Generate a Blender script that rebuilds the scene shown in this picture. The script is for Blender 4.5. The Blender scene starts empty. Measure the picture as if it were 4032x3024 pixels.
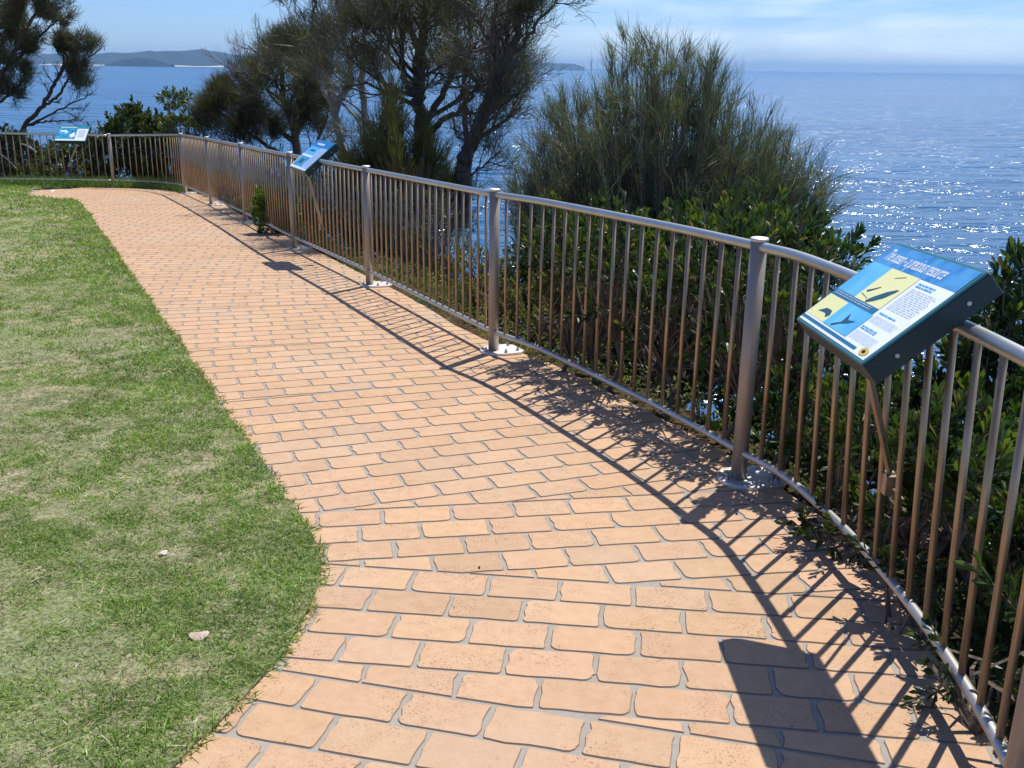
import bpy, math, random
import numpy as np
from mathutils import Vector
R = math.radians
rng = np.random.default_rng(11)
random.seed(5)
sc = bpy.context.scene
col = sc.collection

# ------------------------------------------------------------------ camera model (photo pixels 4032 x 3024)
F, ROLL, HY, CAMZ = 3900.0, R(0.75), 265.0, 1.545
TH = math.atan((1512 - HY) / F)
def ray(px, py):
    x = (px - 2016) / F; y = (1512 - py) / F
    c, s = math.cos(ROLL), math.sin(ROLL)
    x, y = x * c - y * s, x * s + y * c
    return np.array([x, math.cos(TH) + y * math.sin(TH), -math.sin(TH) + y * math.cos(TH)])
SL = -0.0415                                  # the ground falls gently away from the viewer
def zg(y): return SL * y
def G(p, h=0.0):                              # a pixel on the ground plane (raised by h)
    v = ray(*p); t = (h - CAMZ) / (v[2] - SL * v[1])
    return v * t + [0, 0, CAMZ]
def at(px, py, Y):                            # a pixel at distance Y
    v = ray(px, py); return v * (Y / v[1]) + [0, 0, CAMZ]

# ------------------------------------------------------------------ object helpers
def link(o, parent=None):
    col.objects.link(o)
    if parent is not None: o.parent = parent
    return o
def tag(o, label=None, cat=None, group=None, kind=None):
    if label: o['label'] = label
    if cat: o['category'] = cat
    if group: o['group'] = group
    if kind: o['kind'] = kind
    return o
def empty(name, loc=(0, 0, 0)):
    o = bpy.data.objects.new(name, None); o.location = loc; o.empty_display_size = .2
    return link(o)

class MB:
    """collects vertices / faces (any arity) / point tints and links them as ONE mesh object"""
    def __init__(s): s.v = []; s.f = []; s.m = []; s.c = []; s.n = 0
    def add(s, v, f, mat=0, c=None):
        v = np.asarray(v, float).reshape(-1, 3)
        f = [np.asarray(a) + s.n for a in f] if isinstance(f, list) else np.asarray(f) + s.n
        s.v.append(v); s.n += len(v)
        s.f.append(f); s.m.append(mat)
        if c is None: c = np.ones((len(v), 3)) * .5
        c = np.asarray(c, float)
        if c.ndim == 1: c = np.tile(c, (len(v), 1))
        s.c.append(c)
    def build(s, name, mats, parent=None, smooth=False, origin=None):
        me = bpy.data.meshes.new(name)
        V = np.concatenate(s.v)
        if origin is not None: V = V - np.asarray(origin)
        idx = []; tot = []; mi = []
        for f, m in zip(s.f, s.m):
            if isinstance(f, list):
                for a in f: idx.append(a); tot.append(len(a)); mi.append(m)
            else:
                idx.append(f.reshape(-1)); tot += [f.shape[1]] * len(f); mi += [m] * len(f)
        L = np.concatenate(idx).astype(np.int32); tot = np.array(tot, np.int32)
        st = np.concatenate([[0], np.cumsum(tot)[:-1]]).astype(np.int32)
        me.vertices.add(len(V)); me.vertices.foreach_set('co', V.astype(np.float32).reshape(-1))
        me.loops.add(len(L)); me.loops.foreach_set('vertex_index', L)
        me.polygons.add(len(tot)); me.polygons.foreach_set('loop_start', st)
        me.polygons.foreach_set('loop_total', tot)
        me.polygons.foreach_set('material_index', np.array(mi, np.int32))
        me.polygons.foreach_set('use_smooth', np.full(len(tot), bool(smooth)))
        for m in (mats if isinstance(mats, (list, tuple)) else [mats]): me.materials.append(m)
        me.update(calc_edges=True)
        a = me.attributes.new('tint', 'FLOAT_COLOR', 'POINT')
        C = np.concatenate(s.c); C4 = np.concatenate([C, np.ones((len(C), 1))], 1)
        a.data.foreach_set('color', C4.astype(np.float32).reshape(-1))
        me.validate()
        o = bpy.data.objects.new(name, me)
        if origin is not None and parent is None: o.location = origin
        return link(o, parent)

def frame(d):
    d = np.asarray(d, float); d = d / np.linalg.norm(d)
    up = np.array([0, 0, 1.]) if abs(d[2]) < .95 else np.array([1., 0, 0])
    a = np.cross(up, d); a /= np.linalg.norm(a); b = np.cross(d, a)
    return d, a, b
def tube(mb, pts, rad, n=8, mat=0, c=None, cap=True):
    pts = np.asarray(pts, float); k = len(pts)
    rad = np.full(k, rad) if np.isscalar(rad) else np.asarray(rad, float)
    T = np.gradient(pts, axis=0); T /= np.linalg.norm(T, axis=1)[:, None] + 1e-9
    _, a, b = frame(T[0]); ang = np.arange(n) * 2 * np.pi / n
    V = []
    for i in range(k):
        a = a - T[i] * (a @ T[i]); a /= np.linalg.norm(a); b = np.cross(T[i], a)
        V.append(pts[i] + rad[i] * (np.cos(ang)[:, None] * a + np.sin(ang)[:, None] * b))
    V = np.concatenate(V)
    i, j = np.meshgrid(np.arange(k - 1), np.arange(n), indexing='ij'); i = i.ravel(); j = j.ravel(); j2 = (j + 1) % n
    Fq = np.stack([i * n + j, i * n + j2, (i + 1) * n + j2, (i + 1) * n + j], 1)
    base = mb.n
    mb.add(V, Fq, mat, c)
    if cap:
        mb.f.append([base + np.arange(n)[::-1], base + (k - 1) * n + np.arange(n)]); mb.m.append(mat)
def box(mb, o, ex, ey, ez, mat=0, c=None):
    """box from corner-centre o with half axes ex, ey, ez"""
    o, ex, ey, ez = map(lambda q: np.asarray(q, float), (o, ex, ey, ez))
    V = [o + a * ex + b * ey + d * ez for a in (-1, 1) for b in (-1, 1) for d in (-1, 1)]
    Fq = [[0, 1, 3, 2], [4, 6, 7, 5], [0, 4, 5, 1], [2, 3, 7, 6], [0, 2, 6, 4], [1, 5, 7, 3]]
    mb.add(V, np.array(Fq), mat, c)
def rbox(mb, o, ex, ey, ez, r=.008, mat=0, c=None):
    """box with bevelled outline in the ex/ey plane and softened top"""
    o, ex, ey, ez = map(lambda q: np.asarray(q, float), (o, ex, ey, ez))
    lx, ly, lz = map(np.linalg.norm, (ex, ey, ez)); ux, uy, uz = ex / lx, ey / ly, ez / lz
    def ring(ins, z):
        P = []
        for sx, sy, a0 in ((1, 1, 0), (-1, 1, 90), (-1, -1, 180), (1, -1, 270)):
            for k in range(4):
                a = R(a0 + k * 30); rr = r
                P.append(o + ux * (sx * (lx - r - ins) + rr * math.cos(a)) + uy * (sy * (ly - r - ins) + rr * math.sin(a)) + uz * z)
        return P
    rings = [ring(0, -lz), ring(0, lz - r * .6), ring(r * .25, lz - r * .2), ring(r * .6, lz)]
    n = 16; V = np.array(sum(rings, []))
    Fs = [np.array([i * n + j, i * n + (j + 1) % n, (i + 1) * n + (j + 1) % n, (i + 1) * n + j]) for i in range(3) for j in range(n)]
    Fs += [np.arange(n)[::-1], 3 * n + np.arange(n)]
    mb.add(V, Fs, mat, c)
def crom(P, n=12):
    P = np.asarray(P, float); Q = np.vstack([2 * P[0] - P[1], P, 2 * P[-1] - P[-2]]); out = []
    for i in range(1, len(Q) - 2):
        for t in np.linspace(0, 1, n, endpoint=False):
            a, b, c, d = Q[i - 1], Q[i], Q[i + 1], Q[i + 2]
            out.append(.5 * (2 * b + (c - a) * t + (2 * a - 5 * b + 4 * c - d) * t * t + (3 * b - a - 3 * c + d) * t ** 3))
    out.append(P[-1]); return np.array(out)
def resample(P, n):
    P = np.asarray(P, float); s = np.concatenate([[0], np.cumsum(np.linalg.norm(np.diff(P, axis=0), axis=1))])
    t = np.linspace(0, s[-1], n); return np.stack([np.interp(t, s, P[:, k]) for k in range(P.shape[1])], 1)

# ------------------------------------------------------------------ materials
def mat(name):
    m = bpy.data.materials.new(name); m.use_nodes = True; nt = m.node_tree; nt.nodes.clear()
    out = nt.nodes.new('ShaderNodeOutputMaterial')
    return m, nt, out
def N(nt, t, **kw):
    n = nt.nodes.new(t)
    for k, v in kw.items():
        if k in n.inputs.keys() if isinstance(k, str) else False: n.inputs[k].default_value = v
        else: setattr(n, k, v)
    return n
def noise(nt, scale, detail=3, rough=.5, vec=None, dist=0):
    n = nt.nodes.new('ShaderNodeTexNoise'); n.inputs['Scale'].default_value = scale
    n.inputs['Detail'].default_value = detail; n.inputs['Roughness'].default_value = rough; n.inputs['Distortion'].default_value = dist
    if vec is not None: nt.links.new(vec, n.inputs['Vector'])
    return n
def ramp(nt, fac, stops):
    r = nt.nodes.new('ShaderNodeValToRGB'); e = r.color_ramp.elements
    while len(e) < len(stops): e.new(.5)
    for k, (p, c) in enumerate(stops):
        e[k].position = p; e[k].color = (*c, 1) if len(c) == 3 else c
    nt.links.new(fac, r.inputs['Fac']); return r
def mix(nt, a, b, fac, mode='MIX'):
    m = nt.nodes.new('ShaderNodeMix'); m.data_type = 'RGBA'; m.blend_type = mode
    for sock, v in ((m.inputs['Factor'], fac), (m.inputs['A'], a), (m.inputs['B'], b)):
        if hasattr(v, 'is_output'): nt.links.new(v, sock)
        elif isinstance(v, (int, float)): sock.default_value = v
        else: sock.default_value = (*v, 1)
    return m.outputs['Result']
def bump(nt, h, strength, dist, normal=None):
    b = nt.nodes.new('ShaderNodeBump'); b.inputs['Strength'].default_value = strength; b.inputs['Distance'].default_value = dist
    nt.links.new(h, b.inputs['Height'])
    if normal is not None: nt.links.new(normal, b.inputs['Normal'])
    return b.outputs['Normal']
def pbsdf(nt, out, color, rough=.6, metal=0., spec=.5):
    p = nt.nodes.new('ShaderNodeBsdfPrincipled')
    if hasattr(color, 'is_output'): nt.links.new(color, p.inputs['Base Color'])
    else: p.inputs['Base Color'].default_value = (*color, 1)
    if hasattr(rough, 'is_output'): nt.links.new(rough, p.inputs['Roughness'])
    else: p.inputs['Roughness'].default_value = rough
    p.inputs['Metallic'].default_value = metal; p.inputs['Specular IOR Level'].default_value = spec
    nt.links.new(p.outputs[0], out.inputs['Surface']); return p
def geo_pos(nt): return nt.nodes.new('ShaderNodeNewGeometry').outputs['Position']
def attr(nt, name='tint'):
    a = nt.nodes.new('ShaderNodeAttribute'); a.attribute_name = name; return a.outputs['Color']

def m_steel(name, base, stain, rough, amt=.5, metal=.9):
    m, nt, out = mat(name); p = geo_pos(nt)
    n1 = noise(nt, 5, 3, .5, p); n2 = noise(nt, 160, 2, .5, p)
    c = mix(nt, base, stain, ramp(nt, n1.outputs['Fac'], [(.35, (0, 0, 0)), (.7, (amt, amt, amt))]).outputs['Color'])
    r = N(nt, 'ShaderNodeMapRange'); nt.links.new(n1.outputs['Fac'], r.inputs['Value']); r.inputs['To Min'].default_value = rough - .06; r.inputs['To Max'].default_value = rough + .14
    b = pbsdf(nt, out, c, r.outputs['Result'], metal)
    nt.links.new(bump(nt, n2.outputs['Fac'], .12, .002), b.inputs['Normal']); return m
STEEL = m_steel('brushed_steel', (.52, .50, .49), (.42, .37, .33), .30, .5)
STEELP = m_steel('dull_post_steel', (.37, .315, .255), (.30, .245, .19), .42, .6, .40)
RAIL = m_steel('rail_steel', (.56, .55, .49), (.45, .40, .33), .34, .5, .85)
RAILB = m_steel('lower_rail_steel', (.54, .53, .49), (.42, .37, .31), .40, .5, .80)
STEELB = m_steel('tarnished_steel', (.42, .32, .215), (.30, .20, .12), .38, .8, .72)
PLATE = m_steel('plate_steel', (.74, .73, .71), (.55, .50, .44), .5, .6)

def m_foliage(name, trans=.35, rough=.5, gain=1.0):
    m, nt, out = mat(name)
    c = attr(nt); p = geo_pos(nt); n = noise(nt, 3.0, 2, .5, p)
    v = ramp(nt, n.outputs['Fac'], [(.3, (.75 * gain, .75 * gain, .78 * gain)), (.7, (1.2 * gain, 1.2 * gain, 1.1 * gain))]).outputs['Color']
    c2 = mix(nt, c, v, 1.0, 'MULTIPLY')
    b = nt.nodes.new('ShaderNodeBsdfPrincipled'); nt.links.new(c2, b.inputs['Base Color'])
    b.inputs['Roughness'].default_value = rough; b.inputs['Specular IOR Level'].default_value = .4
    t = nt.nodes.new('ShaderNodeBsdfTranslucent'); nt.links.new(mix(nt, c2, (1.35, 1.5, .6), 1.0, 'MULTIPLY'), t.inputs['Color'])
    mx = nt.nodes.new('ShaderNodeMixShader'); mx.inputs[0].default_value = trans
    nt.links.new(b.outputs[0], mx.inputs[1]); nt.links.new(t.outputs[0], mx.inputs[2]); nt.links.new(mx.outputs[0], out.inputs['Surface'])
    return m
NEEDLE = m_foliage('sheoak_needles', .22, .55)
LEAF = m_foliage('coastal_leaf', .30, .38)
BLADE = m_foliage('grass_blade', .30, .6)

def m_bark():
    m, nt, out = mat('bark'); p = geo_pos(nt)
    mp = N(nt, 'ShaderNodeMapping'); mp.inputs['Scale'].default_value = (1, 1, .25); nt.links.new(p, mp.inputs['Vector'])
    n = noise(nt, 26, 5, .65, mp.outputs[0])
    c = mix(nt, attr(nt), ramp(nt, n.outputs['Fac'], [(.3, (.45, .43, .42)), (.7, (1.35, 1.3, 1.25))]).outputs['Color'], 1.0, 'MULTIPLY')
    b = pbsdf(nt, out, c, .85, 0, .3); nt.links.new(bump(nt, n.outputs['Fac'], .8, .02), b.inputs['Normal']); return m
BARK = m_bark()

def m_brick():
    m, nt, out = mat('stamped_concrete_brick'); p = geo_pos(nt)
    big = noise(nt, .9, 3, .55, p); mid = noise(nt, 22, 4, .65, p); fine = noise(nt, 420, 3, .7, p); spk = noise(nt, 150, 2, .5, p)
    c = mix(nt, (.480, .316, .194), (.435, .272, .158), ramp(nt, mid.outputs['Fac'], [(.35, (0, 0, 0)), (.7, (1, 1, 1))]).outputs['Color'])
    c = mix(nt, c, attr(nt), 1.0, 'MULTIPLY')
    # worn, greyer patches
    c = mix(nt, c, (.44, .345, .245), ramp(nt, big.outputs['Fac'], [(.5, (0, 0, 0)), (.72, (.55, .55, .55))]).outputs['Color'])
    c = mix(nt, c, (1.14, 1.12, 1.10), ramp(nt, fine.outputs['Fac'], [(.35, (0, 0, 0)), (.65, (1, 1, 1))]).outputs['Color'], 'MULTIPLY')
    # dark speckled dirt in patches
    dm = N(nt, 'ShaderNodeMath', operation='MULTIPLY'); mk = noise(nt, 5.5, 3, .6, p)
    nt.links.new(ramp(nt, spk.outputs['Fac'], [(.58, (0, 0, 0)), (.66, (1, 1, 1))]).outputs['Color'], dm.inputs[0])
    nt.links.new(ramp(nt, mk.outputs['Fac'], [(.46, (.12, .12, .12)), (.64, (.85, .85, .85))]).outputs['Color'], dm.inputs[1])
    c = mix(nt, c, (.20, .12, .08), dm.outputs[0])
    b = pbsdf(nt, out, c, .85, 0, .25)
    nb = bump(nt, mid.outputs['Fac'], .25, .01); nb = bump(nt, fine.outputs['Fac'], .35, .002, nb)
    nt.links.new(nb, b.inputs['Normal']); return m
def m_joint():
    m, nt, out = mat('grey_joint'); p = geo_pos(nt)
    n = noise(nt, 60, 4, .6, p); n2 = noise(nt, 4, 3, .6, p)
    c = mix(nt, (.26, .235, .195), (.37, .33, .28), n.outputs['Fac'])
    c = mix(nt, c, (.26, .20, .15), ramp(nt, n2.outputs['Fac'], [(.5, (0, 0, 0)), (.75, (.6, .6, .6))]).outputs['Color'])
    b = pbsdf(nt, out, c, .95, 0, .2); nt.links.new(bump(nt, n.outputs['Fac'], .5, .004), b.inputs['Normal']); return m
def m_edge():
    m, nt, out = mat('bevel_edge'); pbsdf(nt, out, (.27, .19, .135), .95, 0, .15); return m
def m_plain(name, c, rough=.6, metal=0, spec=.5):
    m, nt, out = mat(name); pbsdf(nt, out, c, rough, metal, spec); return m
def m_lawn():
    m, nt, out = mat('lawn_turf'); p = geo_pos(nt)
    a = noise(nt, 1.3, 4, .6, p, .3); f = noise(nt, 55, 4, .75, p); g = noise(nt, 9, 4, .7, p)
    c = mix(nt, (.15, .17, .07), (.40, .34, .23), ramp(nt, g.outputs['Fac'], [(.38, (0, 0, 0)), (.62, (1, 1, 1))]).outputs['Color'])
    c = mix(nt, c, (.24, .28, .13), ramp(nt, a.outputs['Fac'], [(.4, (0, 0, 0)), (.6, (.8, .8, .8))]).outputs['Color'])
    c = mix(nt, c, ramp(nt, f.outputs['Fac'], [(.3, (.4, .4, .38)), (.68, (1.5, 1.5, 1.4))]).outputs['Color'], 1.0, 'MULTIPLY')
    b = pbsdf(nt, out, c, .9, 0, .2); nt.links.new(bump(nt, f.outputs['Fac'], 1, .02), b.inputs['Normal']); return m
def m_soil():
    m, nt, out = mat('headland_soil'); p = geo_pos(nt)
    f = noise(nt, 30, 5, .7, p); a = noise(nt, .8, 4, .6, p)
    c = mix(nt, (.10, .065, .035), (.045, .055, .02), ramp(nt, a.outputs['Fac'], [(.42, (0, 0, 0)), (.6, (1, 1, 1))]).outputs['Color'])
    c = mix(nt, c, ramp(nt, f.outputs['Fac'], [(.3, (.5, .5, .5)), (.7, (1.5, 1.45, 1.35))]).outputs['Color'], 1.0, 'MULTIPLY')
    b = pbsdf(nt, out, c, .95, 0, .2); nt.links.new(bump(nt, f.outputs['Fac'], 1, .04), b.inputs['Normal']); return m
def m_sea():
    m, nt, out = mat('sea_water'); p = geo_pos(nt)
    mp = N(nt, 'ShaderNodeMapping'); mp.inputs['Rotation'].default_value = (0, 0, R(-20)); mp.inputs['Scale'].default_value = (.45, 1, 1); nt.links.new(p, mp.inputs['Vector'])
    c = mix(nt, (.008, .074, .185), (.012, .097, .225), ramp(nt, noise(nt, .004, 4, .6, mp.outputs[0]).outputs['Fac'], [(.4, (0, 0, 0)), (.6, (1, 1, 1))]).outputs['Color'])
    b = pbsdf(nt, out, c, .13, 0, .5); b.inputs['IOR'].default_value = 1.33
    tot = None
    for sc_, amp in ((1.3, .22), (.45, .70), (.15, 2.0), (.05, 4.0), (.017, 6.0)):
        n_ = noise(nt, sc_, 2, .5, mp.outputs[0], .3)
        k = N(nt, 'ShaderNodeMath', operation='MULTIPLY_ADD'); nt.links.new(n_.outputs['Fac'], k.inputs[0]); k.inputs[1].default_value = amp
        if tot is None: k.inputs[2].default_value = 0
        else: nt.links.new(tot, k.inputs[2])
        tot = k.outputs[0]
    nt.links.new(bump(nt, tot, 1, WAVE), b.inputs['Normal']); return m
WAVE = 1.55
def m_hill(name, a, bcol, s):
    m, nt, out = mat(name); p = geo_pos(nt); n = noise(nt, s, 5, .65, p)
    pbsdf(nt, out, mix(nt, a, bcol, ramp(nt, n.outputs['Fac'], [(.35, (0, 0, 0)), (.65, (1, 1, 1))]).outputs['Color']), 1, 0, .1); return m
BRICK, JOINT, EDGE, LAWN, SOIL, SEA = m_brick(), m_joint(), m_edge(), m_lawn(), m_soil(), m_sea()

# ------------------------------------------------------------------ fence line
posts_px = {1: ((2978, 935), (2905, 1905)), 2: ((1950, 743), (1943, 1394)), 3: ((1443, 652), (1456, 1131)), 4: ((1147.7, 597.7), (1161, 986)),
            5: ((953.6, 562), (969, 880)), 6: ((817, 538), (834, 811)), 7: ((716, 524), (731, 764)), 8: ((432, 526), (450, 741))}
PB, PH = {}, {}
for k, (t, b) in posts_px.items():
    g = G(b); v = ray(*t); z = v[2] * g[1] / v[1] + CAMZ
    PB[k] = g; PH[k] = z - g[2]
def gp(x, y): return np.array([x, y, zg(y)])
PB[0] = gp(1.118, 1.80); PH[0] = 1.07
PB[-1] = gp(.93, -.30); PH[-1] = 1.07
PB[9] = gp(-10.55, PB[8][1] + .02); PH[9] = 1.06
PB[10] = gp(-13.0, PB[8][1] + .3); PH[10] = 1.06
mids = {(1, 0): [(1.085, 3.72), (1.150, 3.36), (1.182, 3.02), (1.190, 2.72), (1.182, 2.40), (1.158, 2.10)],
        (0, -1): [(1.06, 1.1), (1.0, .4)],
        (2, 1): [(.12, 5.92), (.33, 5.50), (.56, 5.0), (.79, 4.48)],
        (8, 7): [(-7.25, 19.58), (-6.62, 19.22)]}
def bay(a, b):
    P = [PB[a][:2]] + [np.array(q) for q in mids.get((a, b), [])] + [PB[b][:2]]
    if len(P) == 2: return resample(np.array(P), 24)
    return resample(crom(P, 14), 60)
order = [10, 9, 8, 7, 6, 5, 4, 3, 2, 1, 0, -1]
bays = [(order[i], order[i + 1]) for i in range(len(order) - 1)]
BAY = {b: bay(*b) for b in bays}
fence_xy = np.concatenate([BAY[b][:-1] for b in bays] + [BAY[bays[-1]][-1:]])

def bay3(b, h0, h1, lean=0.0):
    xy = BAY[b]; t = np.linspace(0, 1, len(xy)); h = h0 + (h1 - h0) * t
    P = np.stack([xy[:, 0] - lean * np.sin(np.pi * t), xy[:, 1], zg(xy[:, 1]) + h], 1); return P
fence = empty('metal_fence', tuple(PB[1]))
tag(fence, 'long stainless steel railing with thin vertical bars curving along the path', 'fence')
O = np.array(PB[1])
def sub(P): return np.asarray(P) - O
postobj = {}
for k in order:
    b = PB[k]; h = PH[k]
    mb = MB(); tube(mb, sub([b + [0, 0, .008], b + [0, 0, .5], b + [0, 0, h - .012]]), .034, 20)
    po = mb.build('post', STEELP, fence, True)
    mb = MB(); tube(mb, sub([b + [0, 0, h - .014], b + [0, 0, h - .010], b + [0, 0, h - .003], b + [0, 0, h]]), [.0345, .0375, .0372, .033], 24)
    mb.build('cap', PLATE, po, True)
    # base plate: round on the path side, clipped square on the far side
    i = order.index(k); a_, c_ = PB[order[max(i - 1, 0)]], PB[order[min(i + 1, len(order) - 1)]]
    t = (c_ - a_)[:2]; t /= np.linalg.norm(t); n = np.array([-t[1], t[0]])       # n: away from the path
    if k in (10,): n = np.array([0, 1.])
    ctr = b[:2] + n * .045
    out = []
    for a in np.linspace(R(90), R(270), 19): out.append(ctr + .13 * math.cos(a) * n + .13 * math.sin(a) * t)
    out += [ctr + .10 * n - .13 * t, ctr + .14 * n - .085 * t, ctr + .14 * n + .085 * t, ctr + .10 * n + .13 * t]
    out = np.array(out); q = len(out)
    mb = MB(); V = []
    for ins, z in ((1, .012), (1, .026), (.985, .029)):
        o2 = ctr + (out - ctr) * ins; V += [[x, y, zg(y) + z] for x, y in o2]
    Fs = [np.array([r * q + j, r * q + (j + 1) % q, (r + 1) * q + (j + 1) % q, (r + 1) * q + j]) for r in range(2) for j in range(q)]
    Fs += [2 * q + np.arange(q)]
    mb.add(sub(V), Fs); mb.build('base_plate', PLATE, po)
    for dn, dt in ((-.10, 0), (.095, .075), (.095, -.075), (0.0, .10), (0.0, -.10)):
        c2 = ctr + n * dn + t * dt; z = zg(c2[1])
        mb = MB(); tube(mb, sub([[*c2, z + .028], [*c2, z + .040]]), .012, 6); tube(mb, sub([[*c2, z + .040], [*c2, z + .052]]), .006, 8)
        mb.build('bolt', STEEL, po)
    postobj[k] = po
bars = []
for b in bays:
    lean = .055 if b == (1, 0) else 0
    h0, h1 = PH[b[0]], PH[b[1]]
    top = bay3(b, h0 - .036, h1 - .036, lean); bot = bay3(b, .150, .150)
    mb = MB(); tube(mb, sub(top), .020, 14); mb.build('top_rail', RAIL, fence, True)
    mb = MB(); tube(mb, sub(bot), .016, 12); mb.build('bottom_rail', RAILB, fence, True)
    L = np.linalg.norm(np.diff(BAY[b], axis=0), axis=1).sum(); nb = max(4, round(L / .134) - 1)
    T = resample(top, nb + 2); B_ = resample(bot, nb + 2)
    for i in range(1, nb + 1): bars.append((b, B_[i] + [0, 0, .013], T[i] - [0, 0, .016]))
near = {(1, 0), (2, 1), (3, 2), (4, 3), (5, 4)}
cnt = 0; rest = MB()
for b, lo, hi in sorted(bars, key=lambda q: (0 if q[0] in near else 1, q[1][1])):
    if cnt < 100 and b != (0, -1):
        mb = MB(); tube(mb, sub([lo, hi]), .0098, 10); mb.build('baluster', STEELB, fence, True); cnt += 1
    else: tube(rest, sub([lo, hi]), .0098, 10)
o = rest.build('balusters', STEELB, fence, True); o['kind'] = 'stuff'
O = np.zeros(3)

# ------------------------------------------------------------------ path of stamped bricks
S = 1.8228
left_px = [(385, 1659), (455, 1590), (520, 1525), (575, 1465), (605, 1430), (655, 1345), (680, 1290), (692, 1240), (683, 1180), (660, 1140), (640, 1105), (610, 1075), (575, 1015),
           (545, 975), (500, 915), (460, 860), (425, 805), (385, 745), (350, 700), (320, 650), (290, 610), (255, 560), (220, 505), (190, 460), (165, 437), (130, 432), (85, 428), (48, 426)]
LE = [G((x * S, y * S))[:2] for x, y in left_px]
LE = [np.array([-1.05, 1.0]), np.array([-1.6, -1.0]), np.array([-2.6, -2.5])][::-1] + LE
LE = crom(LE, 6)
far_px = [(134, 754), (246, 745), (434, 737), (579, 745), (709, 750)]
FE = [G(p)[:2] for p in far_px]
edge_px = [(895, 821), (954, 855), (1030, 884), (1136, 941), (1317, 1020), (1437, 1100), (1565, 1145), (1698, 1218), (1797, 1304), (1897, 1338)]
RE = [np.array([-5.15, 17.4])] + [G(p)[:2] for p in edge_px]
sm = RE.copy()
for i in range(1, len(RE) - 1): sm[i] = .25 * RE[i - 1] + .5 * RE[i] + .25 * RE[i + 1]
RE = sm
i21 = [q + np.array([.13, .07]) for q in resample(BAY[(2, 1)], 6)[1:]]
i10 = [q + np.array([.12, .01]) for q in resample(BAY[(1, 0)], 6)[1:]]
RE = RE + i21 + i10 + [np.array([1.25, .4]), np.array([1.1, -1.0]), np.array([.2, -3.0])]
poly = np.array(list(LE) + FE + RE)
def inside(P, poly):
    P = np.asarray(P); x, y = P[:, 0], P[:, 1]; c = np.zeros(len(P), bool); n = len(poly); j = n - 1
    for i in range(n):
        xi, yi = poly[i]; xj, yj = poly[j]
        m = ((yi > y) != (yj > y)); m &= x < (xj - xi) * (y - yi) / ((yj - yi) if yj != yi else 1e-12) + xi
        c ^= m; j = i
    return c
def segdist(P, L):
    P = np.asarray(P, float); L = np.asarray([q[:2] for q in L], float); a = L[:-1]; d = L[1:] - a; dd_ = (d * d).sum(1) + 1e-12
    best = np.empty(len(P))
    for i in range(0, len(P), 4000):
        r = P[i:i + 4000, None, :] - a[None]; t = np.clip((r * d).sum(2) / dd_, 0, 1)
        q = r - t[..., None] * d; best[i:i + 4000] = np.sqrt((q * q).sum(2).min(1))
    return best
def clip(P, p0, nrm):
    """keep the side where (p-p0).nrm >= 0"""
    out = []; n = len(P)
    for i in range(n):
        a, b = P[i], P[(i + 1) % n]; da, db = (a - p0) @ nrm, (b - p0) @ nrm
        if da >= 0: out.append(a)
        if (da >= 0) != (db >= 0): out.append(a + (b - a) * (da / (da - db)))
    return out
def area(P):
    P = np.asarray(P); x, y = P[:, 0], P[:, 1]; return .5 * np.sum(x * np.roll(y, -1) - y * np.roll(x, -1))
seams = [((-.67, 2.42), -13.8), ((-.67, 3.10), -6.7), ((-.85, 3.545), 9.6), ((-1.55, 5.05), 21.5), ((-1.95, 6.25), 19.5), ((-2.45, 7.6), 16.5), ((-3.1, 9.1), 12.5),
         ((-3.9, 11.2), 9.5), ((-4.9, 13.6), 8), ((-6.0, 16.2), 7), ((-7.0, 21.5), 4)]
path = MB()
tri_src = bpy.data.curves.new('t', 'CURVE')   # (helper curve only used through tessellation below)
bpy.data.curves.remove(tri_src)
from mathutils.geometry import tessellate_polygon
Vp = [Vector((x, y, zg(y))) for x, y in poly]
T = tessellate_polygon([Vp])
path.add([[v.x, v.y, v.z + .010] for v in Vp], [np.array(t) for t in T], 1)
BH = .0140
def brick(outline, tint):
    P = np.array(outline); c = P.mean(0); n = len(P)
    if area(P) < 0: P = P[::-1]
    if area(P) < .0012 or area(P) / np.linalg.norm(P - np.roll(P, 1, 0), axis=1).sum() < .0085: return
    # inset ring
    e = np.roll(P, -1, 0) - np.roll(P, 1, 0); nn = np.stack([-e[:, 1], e[:, 0]], 1); nn /= np.linalg.norm(nn, axis=1)[:, None] + 1e-9
    I = P + nn * .0026
    V = [[x, y, zg(y) + .0105] for x, y in P] + [[x, y, zg(y) + BH] for x, y in I]
    path.add(V, [np.array([j, (j + 1) % n, n + (j + 1) % n, n + j]) for j in range(n)], 2, tint)
    path.add(V[n:], [np.arange(n)], 0, tint)
ph = .152; pl = .248
Lg = [np.array(q) for q in poly]
Lseg = np.array(LE[:]); Rseg = np.array(FE[2:] + RE)
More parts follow.
